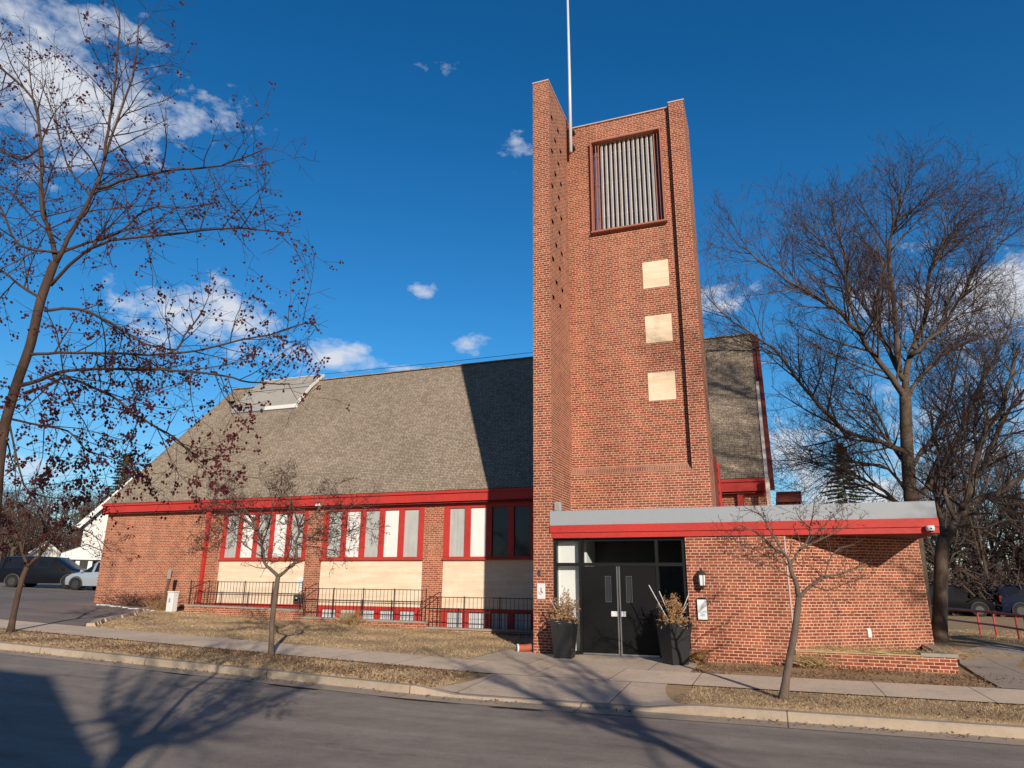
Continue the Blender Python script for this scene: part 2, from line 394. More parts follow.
# ---------------------------------------------------------------- setting
def base_z(x, y):
    if 4.75 < y < 11.33 : return slope(x) - 0.30
    if 11.3 < y < 13.29 and -6.3 < x < -0.9:
        k = kerb_drop(x); return slope(x) - (k*(13.30-y)/1.87 + 0.03*min(1,k/0.03))
    return lawn_z(x, y) if y < 60 else slope(x)
def kerb_drop(x):
    a = max(0, min(1, (x + 5.9) / 0.7)); b = max(0, min(1, (-1.3 - x) / 0.7)); return 0.085 * min(a, b)
g = grid('ground', [-420,-250,-150,-100] + XS + [70,110,180,300,420],
     [-120,-40,-15,-5,0,3,4.70,4.80,8,11.30,11.36] + [12.0,12.6,13.2,13.3] + lin(13.5,34,41) + [36,40,45,52,60,80,120,200,320,520],
     base_z, 'turf')
grid('street', [-75.0]+xr(-74.9,44.9)+[45.0], lin(4.6,11.27,6), lambda x,y: slope(x)-0.125+0.02*math.sin(PI*(y-4.6)/6.67), 'asphalt')
rt = random.Random(17); tp = MB()
for cx,cy,L,w in ((-8.0,10.72,.55,.07),(-5.6,10.75,.9,.035),(-3.9,10.7,.5,.05),(-10.6,10.74,.4,.04)):
    k = 14; q = [(cx+L*math.cos(2*PI*i/k)*rt.uniform(.7,1.1), cy+w*math.sin(2*PI*i/k)*rt.uniform(.5,1.3)) for i in range(k)]
    tp.add([(x,y,slope(x)-0.1085) for x,y in q],[tuple(range(k))])
struct(tp.build('tar_patch','tar',uv=False))
grid('gutter', xr(-75,45), [10.80,11.27], lambda x,y: slope(x)-0.117+0.004, 'kerb')
# kerb: real step, lowered in front of the entrance
def kerb_drop(x):
    a = max(0, min(1, (x + 5.9) / 0.7)); b = max(0, min(1, (-1.3 - x) / 0.7)); return 0.085 * min(a, b)
def kerb(name, y0, y1, drop):
    m = MB(); xs = xr(-75,45) if not drop else sorted(set(xr(-75,45) + lin(-6.2,-1.0,26)))
    ring = []
    for x in xs:
        h = slope(x) + 0.012 - (kerb_drop(x) if drop else 0); r = 0.025
        s1 = slope(x) - 0.2
        if drop: ring.append([(x,y0,s1),(x,y0,h-r),(x,y0+r,h),(x,y1,h),(x,y1,s1)])
        else: ring.append([(x,y0,s1),(x,y0,h),(x,y1-r,h),(x,y1,h-r),(x,y1,s1)])
    V = [p for q in ring for p in q]; n = 5
    F = [(i*n+k, (i+1)*n+k, (i+1)*n+k+1, i*n+k+1) for i in range(len(xs)-1) for k in range(n-1)]
    m.add(V, F); return struct(m.build(name, 'kerb', uv=False))
kerb('kerb', 11.25, 11.43, True)
kerb('kerb', 4.60, 4.78, False)
grid('sidewalk', xr(-17.6,45), lin(13.30,15.05,3), lambda x,y: slope(x)+0.022, 'concrete')
grid('sidewalk', xr(-75,-17.6), lin(13.30,15.05,3), lambda x,y: slope(x)+0.020, 'concrete')
grid('sidewalk', xr(-75,45), lin(1.2,2.6,3), lambda x,y: slope(x)+0.02, 'concrete')
def apron_z(x, y):
    t = max(0, min(1, (13.30 - y) / 1.87)); return slope(x) + 0.017 - kerb_drop(x) * t
apron = MB()
ay = lin(11.43,13.30,8)
vv = []; nx = 24
for y in ay:
    t = (13.30 - y) / 1.87
    xa = -5.30 - 0.35 * (1 - t) ** 2 * 0 - 0.35 * (t) ** 2; xb = -1.95 + 0.45 * t ** 2
    vv += [(xa + (xb-xa)*i/nx, y, apron_z(xa + (xb-xa)*i/nx, y)) for i in range(nx+1)]
apron.add(vv, [(j*(nx+1)+i, j*(nx+1)+i+1, (j+1)*(nx+1)+i+1, (j+1)*(nx+1)+i) for j in range(len(ay)-1) for i in range(nx)])
struct(apron.build('entrance_apron', 'apron', uv=False))
grid('entrance_pavement', xr(-6.6,-1.75), lin(15.05,17.6,4), lambda x,y: slope(x)+0.018, 'apron')
# parking lot and the strip of snow melting at its edge
grid('parking_lot', xr(-75,-27.62), lin(15.05,60,20), lambda x,y: slope(x)+0.02, 'lot')
lot = MB(); n = 36
for i in range(n):
    x0 = -27.62 + i*0.25; x1 = x0 + 0.25
    f = lambda x: min(22.68, max(15.05, 15.05 + 1.38 * (-18.6 - x) + 0.15*math.sin(x*2.3)))
    q = []
    for x in (x0, x1):
        for k in range(5): 
            y = 15.05 + (f(x) - 15.05) * k / 4; q.append((x, y, slope(x) + 0.024))
    lot.add(q, [(k, 5+k, 6+k, k+1) for k in range(4)])
struct(lot.build('lot_entrance', 'lot', uv=False))
edge = MB(); rr = random.Random(5); P = []
for i in range(28):
    x = -23.9 + i * 0.195; y = f(x); P.append((x, y, slope(x)))
for i in range(27):
    (xa,ya,za),(xb,yb,zb) = P[i],P[i+1]; w_ = 0.17 + 0.03*math.sin(i*1.7)
    edge.add([(xa,ya-.02,za-.05),(xa,ya,za+.085),(xa+w_,ya+w_*.6,za+.09),(xa+w_+.06,ya+w_*.6+.04,za-.05),(xb,yb-.02,zb-.05),(xb,yb,zb+.085),(xb+w_,yb+w_*.6,zb+.09),(xb+w_+.06,yb+w_*.6+.04,zb-.05)],[(0,1,5,4),(1,2,6,5),(2,3,7,6),(0,3,2,1),(4,5,6,7)])
struct(edge.build('lot_edge_kerb', 'kerb', uv=False))
# garden beds and the path at the right
grid('planting_bed', xr(-1.75,3.7), lin(15.06,17.4,5), lambda x,y: slope(x)+0.012-0.05*max(0,(y-15.4)/2), 'litter_ground')
pth = MB()
L0 = [(3.55,15.06),(3.62,17.0),(3.75,19.0),(4.2,21.2),(5.2,22.2),(7.5,23.0),(11,23.8),(18,25)]
L1 = [(5.0,15.06),(4.75,17.0),(4.75,18.8),(5.3,20.2),(6.2,20.9),(8,21.5),(11.4,22.2),(18.3,23.4)]
vv = []
for a, b in zip(L0, L1):
    for k in range(4):
        x = a[0]+(b[0]-a[0])*k/3; y = a[1]+(b[1]-a[1])*k/3; vv.append((x, y, lawn_z(x,y)+0.03))
pth.add(vv, [(j*4+k, j*4+k+1, (j+1)*4+k+1, (j+1)*4+k) for j in range(len(L0)-1) for k in range(3)])
struct(pth.build('path', 'path', uv=False))
grid('side_street', [3,8,14,22,32,44,60], lin(33.5,40,5), lambda x,y: -0.03 , 'lot')

# ---------------------------------------------------------------- ground cover (uncountable)
def in_bed(x, y):
    return True
def blades(name, regions, n, mat, h0, h1, label, cat, w=0.006, lean=0.5, seed=1, zoff=0.0):
    r = np.random.default_rng(seed); areas = np.array([(a[1]-a[0])*(a[3]-a[2]) for a in regions]); pr = areas/areas.sum()
    V = []; F = []
    for (x0,x1,y0,y1), k in zip(regions, (pr*n).astype(int)):
        for i in range(k):
            x = r.uniform(x0,x1); y = r.uniform(y0,y1)
            if y > 15 and x < -18.3 and y < 15.05 + 1.38*(-18.6-x) + 0.45: continue
            if r.random() > 0.55 + 0.45*math.sin(x*1.7+0.6*y)*math.sin(y*2.3-x*0.7): continue
            z = lawn_z(x,y) + zoff; a = r.uniform(0,2*PI); h = r.uniform(h0,h1); l = r.uniform(0,lean)*h
            o = len(V); ww = w*(0.7+0.8*r.random()); b = r.uniform(0,2*PI)
            V += [(x-ww*math.cos(a), y-ww*math.sin(a), z), (x+ww*math.cos(a), y+ww*math.sin(a), z), (x+l*math.cos(b), y+l*math.sin(b), z+h)]
            F.append((o,o+1,o+2))
    m = MB(); m.v = V; m.f = F; m.mi = [0]*len(F)
    o = m.build(name, mat, uv=False); return tag(o, label, cat, kind='stuff')
blades('grass', [(-26,-6.7,15.1,21.6)], 110000, 'blade', 0.012, 0.04, 'dry tan winter lawn in front of the long brick church wall', 'grass', 0.0035, 1.8, 1)
blades('grass', [(-40,-5.5,11.45,13.28)], 70000, 'blade', 0.015, 0.045, 'strip of dry grass between left pavement and kerb', 'grass', 0.003, 1.8, 2)
blades('grass', [(-1.5,12,11.45,13.28)], 42000, 'blade', 0.012, 0.04, 'strip of dry grass between right pavement and kerb', 'grass', 0.0026, 1.8, 3)
blades('grass', [(5.0,16,15.1,21),(3.6,16,23.2,33)], 45000, 'blade', 0.02, 0.055, 'dry grassy bank beside the grey path at right', 'grass', 0.005, 1.8, 4)
def leaves(name, regions, n, mat, size, label, cat, seed, zoff=0.012):
    r = np.random.default_rng(seed); areas = np.array([(a[1]-a[0])*(a[3]-a[2])*a[4] for a in regions]); pr = areas/areas.sum()
    V = []; F = []
    for (x0,x1,y0,y1,_), k in zip(regions, (pr*n).astype(int)):
        for i in range(k):
            x = r.uniform(x0,x1); y = r.uniform(y0,y1)
            if r.random() > 0.5 + 0.5*math.sin(x*2.1+y)*math.sin(y*3.1-x*0.9+1): continue
            z = lawn_z(x,y) + zoff + r.uniform(0,0.03); s = size*r.uniform(0.5,1.3); a = r.uniform(0,2*PI); t = r.normal(0,0.5,2)
            u = np.array([math.cos(a), math.sin(a), t[0]])*s; w = np.array([-math.sin(a), math.cos(a), t[1]])*s*0.6
            o = len(V); c = np.array([x,y,z]); V += [tuple(c-u), tuple(c+w), tuple(c+u), tuple(c-w)]; F.append((o,o+1,o+2,o+3))
    m = MB(); m.v = V; m.f = F; m.mi = [0]*len(F)
    o = m.build(name, mat, uv=False); return tag(o, label, cat, kind='stuff')
leaves('leaf_litter', [(-30,-5.6,11.45,13.3,1.0),(-14,-5.6,12.6,13.3,1.0)], 20000, 'dead_leaf', 0.024, 'brown fallen leaves over the left grass strip by the kerb', 'leaves', 11)
leaves('leaf_litter', [(-1.7,3.6,15.1,17.3,2.0),(-1.6,8,11.5,13.2,0.9),(3.4,4.6,15.3,17.2,1)], 7000, 'dead_leaf', 0.022, 'brown fallen leaves in the bed below the entrance brick wall', 'leaves', 12, 0.012)
leaves('leaf_litter', [(-32,6,10.95,11.25,1.0)], 1500, 'dead_leaf', 0.022, 'grit and brown leaves gathered in the gutter along the kerb', 'leaves', 14, -0.112)
leaves('leaf_litter', [(-1.7,3.6,15.1,17.2,2.0)], 2600, 'dry_leaf', 0.024, 'pale tan leaves strewn over the bed under the porch wall', 'leaves', 15, 0.0)
leaves('leaf_litter', [(-8.5,-6.2,16.5,21.5,1.0),(-22,-9,20.3,21.6,0.8)], 1500, 'dry_leaf', 0.025, 'tan leaves gathered on the lawn along the railing wall', 'leaves', 13)
# ---------------------------------------------------------------- the church
church = thing('church', 'red brick church with a tall square tower, long grey shingled nave and flat entrance porch', 'church', (0,0,0))
NY = 22.71
WIN = [(-21.05,-16.90),(-16.17,-11.83),(-11.02,-6.68)]
# nave walls
w = MB()
segs = [(-27.58,WIN[0][0]),(WIN[0][1],WIN[1][0]),(WIN[1][1],WIN[2][0]),(WIN[2][1],0.0)]
for a, b in segs: w.box(a, b, NY, NY+0.3, -0.5, 4.42)
w.box(-27.58, -27.28, NY+0.3, 35.1, -0.5, 4.42)
w.box(-0.3, 0.0, NY+0.3, 35.1, -0.5, 4.42)
w.box(-27.58, 0.0, 35.1, 35.4, -0.5, 4.42)
for x0 in (-26.72, -0.3): w.profx([(NY,4.42),(35.0,4.42),(28.4,10.9)], x0, x0+0.3)
for a, b in WIN: w.box(a, b, NY+0.16, NY+0.3, -0.5, 4.42)
w.build('nave_wall', 'brick_nave', church)
# roof
EY, EZ, RY, RZ = 22.42, 4.87, 28.40, 11.60
RM = (RZ-EZ)/(RY-EY)
t_ = 0.16
r = MB()
nyy = 1
KY, KZ = EY+0.9, EZ+0.9*RM-0.03
r.add([(-27.60,EY,EZ),(0.0,EY,EZ),(0.0,KY,KZ),(-27.28,KY,KZ),(0.0,RY,RZ),(-26.75,RY,RZ)], [(0,1,2,3),(3,2,4,5)])
r.add([(-27.60,2*RY-EY,EZ),(0.0,2*RY-EY,EZ),(0.0,RY,RZ),(-26.75,RY,RZ)], [(1,0,3,2)])
r.add([(-27.60,EY+.1,EZ-t_),(0.0,EY+.1,EZ-t_),(0.0,RY,RZ-t_*1.4),(-26.75,RY,RZ-t_*1.4)], [(3,2,1,0)])
r.add([(-27.60,2*RY-EY-.1,EZ-t_),(0.0,2*RY-EY-.1,EZ-t_),(0.0,RY,RZ-t_*1.4),(-26.75,RY,RZ-t_*1.4)], [(2,3,0,1)])
for xe, xt, o in ((-27.60,-26.75,1),(0.0,0.0,-1)):
    q = [(xe,EY,EZ),(xt,RY,RZ),(xt,RY,RZ-t_*1.4),(xe,EY+.1,EZ-t_)]; r.add(q, [(0,1,2,3)[::o]])
roof = r.build('roof', 'shingle', church)
rc = MB(); rc.obox((-26.75,RY,RZ+0.015),(0,RY,RZ+0.015),0.22,0.05); rc.build('ridge_cap', 'shingle', roof)
# eave
e = MB(); e.box(-27.62,0.0,EY-0.02,EY+0.13,4.46,4.835)
e.box(-27.64,0.0,EY-0.075,EY-0.022,4.745,4.84)
e.build('eave_fascia', 'red', church)
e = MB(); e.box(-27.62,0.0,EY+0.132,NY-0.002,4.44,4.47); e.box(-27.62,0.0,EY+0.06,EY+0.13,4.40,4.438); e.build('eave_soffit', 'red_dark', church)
e = MB(); e.box(-21.4,0.0,NY-0.06,NY-0.003,4.335,4.40); e.build('wall_moulding', 'red', church)
# rake at the right gable
rk = MB()
def along(y): return EZ + RM*(y-EY)
rk.obox((0.19,EY-0.05,along(EY-0.05)-0.20),(0.19,RY,RZ-0.20),0.13,0.42); rk.build('rake_board', 'red_dark', church)
rk = MB(); rk.obox((0.062,EY-0.05,along(EY-0.05)-0.02),(0.062,26.0,along(26.0)-0.02),0.12,0.10); rk.box(0.0,0.12,NY-0.7,NY-0.55,3.4,4.80)
rk.build('rake_flashing', 'white_peel', church)
rk = MB(); rk.obox((0.062,26.003,along(26.0)-0.02),(0.062,RY,RZ-0.02),0.12,0.10); rk.build('rake_trim', 'red_dark', church)
# low roof wing beyond the right gable
sr = MB(); sr.box(0.3,1.05,23.9,30,4.25,4.58); s_ = sr.build('wing_fascia','red_dark',church)
sr = MB(); sr.box(0.3,0.95,24.1,30,0,4.248); sr.build('wing_wall','brick',church)
# dormer near the left end of the ridge
d = MB(); dx0, dx1 = -25.2, -21.25
def offs(y, k): return (y, along(y)+k)
A0 = offs(26.85,-0.1); A1 = (26.85, along(26.85)+0.20); A2 = (27.75, along(27.75)+0.26); A3=(28.75, 12.02); A4=(28.75,11.0)
d.profx([A0,A1,A2,A3,A4], dx0, dx1); dm = d.build('roof_dormer','dormer',church)
q = MB(); q.obox((dx1+0.06,A1[0]-0.03,A1[1]+0.0),(dx1+0.06,A2[0],A2[1]+0.0),0.06,0.12); q.obox((dx1+0.06,A2[0]+.003,A2[1]+0.0),(dx1+0.06,A3[0],A3[1]+0.0),0.06,0.12)
q.box(dx1-1.9,dx1+0.05,A1[0]-0.05,A1[0]-0.003,A0[1]+0.05,A0[1]+0.24); q.box(dx0,dx1,A3[0]-0.04,A3[0]+0.06,A3[1]+.005,A3[1]+0.03)
q.build('trim','white',dm)
q = MB(); q.box(dx0,dx1-1.905,A1[0]-0.05,A1[0]-0.003,A0[1]+0.05,A0[1]+0.24); q.build('front_board','grey_metal',dm)
q = MB(); q.box(dx0-.02,dx1+.02,A1[0]-0.09,A1[0]-0.052,A0[1]-.02,A0[1]+0.045); q.build('painted_shade_strip','grey_dark',dm)  # solid dark strip standing in for the shade under the dormer front
q = MB(); q.obox((dx0,A2[0],A2[1]+0.02),(dx1,A2[0],A2[1]+0.02),0.12,0.035); q.build('flashing','grey_metal',dm)
# windows of the nave
def pane_fill(nm, mats, parent, x0, x1, z0, z1, y):
    m = MB(); m.box(x0,x1,y,y+0.02,z0,z1); return m.build(nm, mats, parent)
for wi, (a, b) in enumerate(WIN):
    p_, f_ = 0.605, 0.0
    f_ = ((b-a) - 5*p_)/6
    z0, z1 = 2.44, 4.335
    m = MB()
    yf = NY - 0.02
    m.box(a,b,yf,yf+0.16,z0,z0+0.10); m.box(a,b,yf,yf+0.16,z1-0.09,z1)
    m.box(a-0.02,b+0.02,yf-0.05,yf-0.003,z0-0.02,z0+0.045)
    for k in range(6):
        x = a + k*(p_+f_); m.box(x,x+f_,yf+0.002,yf+0.158,z0+0.102,z1-0.092)
    fr = m.build('window', 'red', church)
    for k in range(5):
        x = a + f_ + k*(p_+f_)
        pane_fill('pane', 'pane_dark' if (wi == 2 and k > 1) else 'pane_white' if k % 2 else 'pane_grey', fr, x-0.004, x+p_+0.004, z0+0.098, z1-0.088, yf+0.07)  # panes in the tower's shadow take dark glass, shade put into their colour
    m = MB(); m.box(a,b,NY+0.03,NY+0.12,0.80,z0-0.003); m.build('wall_panel','cream',church)
    # basement lights under the panel
    m = MB(); lo = 0.10
    m.box(a,b,yf,yf+0.16,0.68,0.797); m.box(a,b,yf+0.002,yf+0.16,lo,lo+0.07)
    for k in range(6):
        x = a + k*(p_+f_); m.box(x,x+f_,yf+0.003,yf+0.158,lo+0.072,0.678)
    fb = m.build('basement_window','red',church)
    for k in range(5):
        x = a + f_ + k*(p_+f_)
        pb = pane_fill('pane','pane_block',fb,x-0.004,x+p_+0.004,lo+0.068,0.683,yf+0.08)
    for k in range(5):
        x = a + f_ + k*(p_+f_); m = MB()
        m.box(x+0.01,x+p_-0.01,yf+0.066,yf+0.072,lo+0.35,lo+0.37)
        for j in range(1,5): m.box(x+p_*j/5-0.008,x+p_*j/5+0.008,yf+0.05,yf+0.065,lo+0.072,0.678)
        m.build('window_guard','grey_metal',fb)
# downpipes
m = MB(); m.box(-21.85,-21.72,NY-0.12,NY-0.003,0.70,4.40); m.box(-21.88,-21.69,NY-0.14,NY-0.002,4.1,4.42); m.build('downpipe','red',church)
m = MB(); m.box(-0.86,-0.67,NY-0.16,NY-0.003,3.0,4.44); m.build('downpipe','red',church)
# tower
TX0, TX1 = -5.30, -1.38
t = MB()
t.box(TX0,TX1,19.40,20.7,-0.4,4.86)
core = [(-5.30,-4.47),(-2.15,-1.38)]
t.box(TX0,-4.47,19.40,19.7,4.86,16.52); t.box(-2.15,TX1,19.40,19.7,4.86,16.52)
t.box(-4.47,-2.15,19.40,19.7,4.86,12.47); t.box(-4.47,-2.15,19.40,19.7,15.72,16.52)
t.box(TX0,TX1,19.7,20.7,4.86,16.52)
t.box(TX0,TX1,19.20,19.398,-0.4,4.70)
t.box(-1.85,TX1,19.20,19.398,4.70,16.535)
tower = t.build('tower','brick',church)
m = MB(); m.profx([(19.20,4.702),(19.398,4.702),(19.398,4.93)], TX0, -1.852); m.build('ledge','brick_soldier',tower)
m = MB(); m.box(TX0,-1.853,19.36,20.72,16.522,16.56); m.box(-1.87,TX1+0.02,19.17,19.355,16.537,16.58); m.build('coping','coping',tower)
# recessed vent strip to the left of the belfry opening shows as shadow: the copper frame stands proud
bf = MB(); X0,X1,Z0,Z1 = -4.47,-2.15,12.47,15.72; ya, yb = 19.24, 19.44
bf.box(X0,X0+0.05,ya,yb,Z0,Z1); bf.box(X1-0.05,X1,ya,yb,Z0,Z1); bf.box(X0-0.03,X1+0.03,ya-0.01,yb,Z0-0.055,Z0-0.002); bf.box(X0-0.02,X1+0.02,ya,yb,Z1+0.002,Z1+0.06)
bl = bf.build('belfry_screen','copper',tower)
m = MB(); m.box(X0+0.05,X1-0.05,19.62,19.66,Z0,Z1); m.build('back_panel','louvre_back',bl)
ns = 12
for k in range(ns):
    x = X0 + 0.34 + k*(X1-X0-0.68)/(ns-1)
    m = MB(); m.obox((x,19.47,Z0+0.08),(x,19.47,Z1-0.004),0.085,0.03,up=(0.75,1,0)); m.build('slat','louvre',bl)
m = MB()
for z in (13.1,14.3,15.4):
    m = MB(); m.box(X0+0.05,X1-0.05,19.56,19.572,z-0.008,z+0.008); m.build('tie_rod','copper',bl)
m = MB(); m.box(X0+0.06,X1-0.06,19.376,19.384,Z0+0.02,Z0+0.04)
for x in (X0+0.16,X0+0.25,X1-0.25,X1-0.14): m.box(x-0.014,x+0.014,19.38,19.40,Z0,Z1)
m.build('mesh_guard','copper',bl)
for z0, z1 in ((6.79,7.63),(8.56,9.42),(10.32,11.19)):
    m = MB(); m.box(-2.96,-2.18,19.388,19.42,z0,z1); m.build('tower_panel','cream',tower)
# fin wall in front of the tower's left corner
FX0, FX1 = -5.79, -5.285
m = MB(); m.box(FX0,FX1,17.26,20.7,-0.4,16.86); fin = m.build('tower_fin','brick',church)
m = MB(); m.box(FX0-0.015,FX1+0.015,17.24,20.72,16.862,16.905); m.build('coping','coping',fin)
for i in range(11):
    z = 15.75 - i*0.61
    for y in (17.95 - (0 if i % 2 else 0.35), 18.55 - (0 if i % 2 else 0.25)):
        m = MB(); m.box(FX1-0.02,FX1+0.004,y-0.09,y+0.09,z-0.065,z+0.065); m.build('vent_hole','void',fin)  # near-black plates, the shade inside each hole painted rather than cut
# louvred red duct between tower and nave roof
m = MB(); m.box(-1.36,-1.235,20.96,21.2,3.4,5.12); dct = m.build('roof_duct','red',church)
m = MB(); m.profx([(20.72,3.4),(20.958,3.4),(20.958,5.1),(20.72,5.35)], -1.378,-1.30)
for k in range(4): m.box(-1.30,-1.28,20.74,20.94,3.9+k*0.33,3.98+k*0.33)
m.build('louvre','red_dark',dct)
# entrance annex: walls
AY = 17.31
m = MB()
m.box(-1.95,0.30,AY,AY+0.3,-0.5,2.81)
bend=(0.30,AY); cor=(3.43,19.75)
m.prism([bend,cor,(3.43-0.18,19.75+0.24),(0.30,AY+0.38)],-0.5,2.81)
m.prism([(3.43,19.752),(3.43,23.5),(3.13,23.5),(3.13,19.85)],-0.5,2.81)
m.build('porch_wall','brick',church)
m = MB(); m.box(0.285,0.318,AY-0.012,AY+0.03,0.34,2.80); m.build('corner_strip','coping',church)
# porch roof and fascia
PX0, PX1, PY = -5.335, 3.42, 17.26
m = MB(); m.box(-5.28,PX1-0.05,PY+0.06,23.4,2.84,3.47); pr_ = m.build('porch_roof','grey_metal',church)
m = MB(); m.box(-5.283,PX1,PY-0.02,PY+0.058,3.132,3.495); m.box(PX0,-5.283,PY-0.02,PY-0.003,3.132,3.495); m.box(PX1-0.05,PX1,PY+0.06,23.4,3.132,3.495); m.build('grey_fascia','grey_metal',pr_)
m = MB(); m.box(-5.283,PX1+0.01,PY-0.045,PY+0.057,2.945,3.130); m.box(PX0,-5.283,PY-0.045,PY-0.003,2.945,3.130); m.box(PX1-0.05,PX1+0.01,PY+0.06,23.4,2.945,3.130)
m.box(-5.283,PX1,PY-0.012,PY+0.057,2.81,2.943); m.box(PX1-0.05,PX1,PY+0.06,23.4,2.81,2.943)
m.build('red_fascia','red',pr_)
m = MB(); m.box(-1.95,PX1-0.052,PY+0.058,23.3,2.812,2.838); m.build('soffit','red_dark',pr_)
# storefront
SX0, SX1, SY = -5.283, -1.952, AY+0.06
m = MB(); fw = 0.07
DX0, DX1 = -4.55, -2.69
for a, b in ((SX0,SX0+0.09),(SX1-0.09,SX1),(DX0-fw,DX0),(DX1,DX1+fw)): m.box(a,b,SY,SY+0.13,0.0,2.79)
for z0,z1 in ((2.12,2.20),(2.73,2.79)):
    for a,b in ((SX0+0.092,DX0-fw-.002),(DX0+.002,DX1-.002),(DX1+fw+.002,SX1-0.092)): m.box(a,b,SY+0.003,SY+0.127,z0,z1)
for a,b in ((SX0+0.092,DX0-fw-.002),(DX1+fw+.002,SX1-0.092)): m.box(a,b,SY+0.003,SY+0.127,0.0,0.10)
sf = m.build('entrance_frame','black_frame',church)
for a,b,z0,z1 in ((SX0+0.09,DX0-fw,0.1,2.12),(SX0+0.09,DX0-fw,2.2,2.73),(DX0,DX1,2.2,2.73),(DX1+fw,SX1-0.09,0.1,2.12),(DX1+fw,SX1-0.09,2.2,2.73)):
    m = MB(); m.add([(a,SY+0.06,z0),(b,SY+0.06,z0),(b,SY+0.06,z1),(a,SY+0.06,z1)],[(0,1,2,3)]); m.build('pane','glass',sf)
m = MB(); m.box(DX0-.1,DX1+.1,SY-0.06,SY+0.16,-0.02,0.035); m.build('threshold','silver',sf)
mid = (DX0+DX1)/2
for s, (a,b) in ((-1,(DX0+0.006,mid-0.012)),(1,(mid+0.012,DX1-0.006))):
    xl = mid + s*0.26
    lx0, lx1 = xl-0.06, xl+0.06
    m = MB(); y0,y1 = SY+0.02,SY+0.07
    m.box(a,lx0,y0,y1,0.04,2.115); m.box(lx1,b,y0,y1,0.04,2.115); m.box(lx0,lx1,y0,y1,0.04,1.28); m.box(lx0,lx1,y0,y1,1.86,2.115)
    dr = m.build('door','black',church)
    m = MB(); g_ = 0.016
    m.box(lx0-g_,lx0,y0-0.008,y0+0.03,1.26,1.88); m.box(lx1,lx1+g_,y0-0.008,y0+0.03,1.26,1.88); m.box(lx0,lx1,y0-0.008,y0+0.03,1.26,1.28); m.box(lx0,lx1,y0-0.008,y0+0.03,1.86,1.88)
    m.build('vision_frame','grey_dark',dr)
    m = MB(); m.box(lx0,lx1,y0+0.02,y0+0.026,1.28,1.86); m.build('pane','pane_dark',dr)
    m = MB(); e0 = mid + s*0.012; e1 = mid + s*0.045
    m.box(min(e0,e1),max(e0,e1),y0-0.012,y0-0.002,0.05,2.11); m.build('edge_strip','silver',dr)
    m = MB()
    if s < 0: m.box(mid-0.20,mid-0.05,y0-0.016,y0-0.003,0.93,1.05)
    else:
        m.box(mid+0.05,mid+0.10,y0-0.016,y0-0.003,0.93,1.05); m.box(mid+0.115,mid+0.16,y0-0.03,y0-0.003,0.93,1.05)
    m.build('push_plate','plaque',dr)
    m = MB(); m.box(a,b,y0-0.006,y0-0.001,0.04,0.075); m.build('bottom_rail','silver',dr)
# lobby behind the glass
m = MB(); m.box(-5.28,-5.22,SY+0.2,19.15,0,2.8); m.build('lobby_wall','interior_white',church)
m = MB(); m.box(-5.215,-4.63,SY+0.24,SY+0.27,0.0,2.78); m.build('sidelight_bright_panel','interior_white',church)  # white panel added close behind the glass to catch sun and brighten it
m = MB(); m.box(-4.62,-4.56,SY+0.6,19.15,0,2.8);  m.box(-5.218,-4.622,19.0,19.15,0,2.8); m.build('lobby_partition','interior_white',church)
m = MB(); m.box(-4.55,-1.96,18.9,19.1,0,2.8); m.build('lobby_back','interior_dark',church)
m = MB(); m.box(-5.2,-1.96,SY+0.14,19.15,-0.05,0.0); m.build('lobby_floor','path',church)

# ---------------------------------------------------------------- walls, railings
SG = [(-21.45,-16.12,0.76,0.68,1.62),(-16.10,-11.07,0.44,0.40,1.42),(-11.05,-5.84,0.24,0.22,1.20)]
wl = thing('low_brick_wall','low stepped brick wall with grey cap running under the black railings','wall',(0,0,0))
m = MB(); c = MB()
for a,b,za,zb,_ in SG:
    m.add([(a,21.62,-0.3),(b,21.62,-0.3),(b,21.62,zb-0.06),(a,21.62,za-0.06),(a,21.86,-0.3),(b,21.86,-0.3),(b,21.86,zb-0.06),(a,21.86,za-0.06)],
          [(0,1,2,3),(5,4,7,6),(1,5,6,2),(4,0,3,7),(3,2,6,7)])
    c.add([(a,21.58,za-0.058),(b,21.58,zb-0.058),(b,21.9,zb-0.058),(a,21.9,za-0.058),(a,21.58,za),(b,21.58,zb),(b,21.9,zb),(a,21.9,za)],
          [(0,3,2,1),(4,5,6,7),(0,1,5,4),(1,2,6,5),(2,3,7,6),(3,0,4,7)])
m.build('brick_courses','brick_nave',wl); c.build('cap','stone',wl)
labs = ['dark iron railing under the leftmost tall windows, beside the red downpipe','dark iron railing in front of the middle window bay and cream panel','dark iron railing in tower shadow, nearest the brick tower']
for (a,b,za,zb,zt), lb in zip(SG, labs):
    t = thing('iron_railing', lb, 'railing', ((a+b)/2,21.74,0), 0, 'railings along the church wall')
    L = (b-a)/2-0.06
    m = MB()
    m.box(-L,L,-0.018,0.018,zt-0.025,zt); m.box(-L,L,-0.015,0.015,zt-0.48,zt-0.455) ; m.build('top_rail','iron',t)
    m = MB(); n = int(2*L/0.145); zb0 = max(za,zb)+0.05
    for k in range(n+1):
        x = -L + 2*L*k/n; m.box(x-0.0055,x+0.0055,-0.0055,0.0055,min(za,zb)+0.005,zt-0.003)
    m.build('pickets','iron',t)
    for k in range(5):
        x = -L + 2*L*k/4; m = MB(); m.box(x-0.014,x+0.014,-0.014,0.014,min(za,zb),zt+0.03); m.build('post','iron',t)
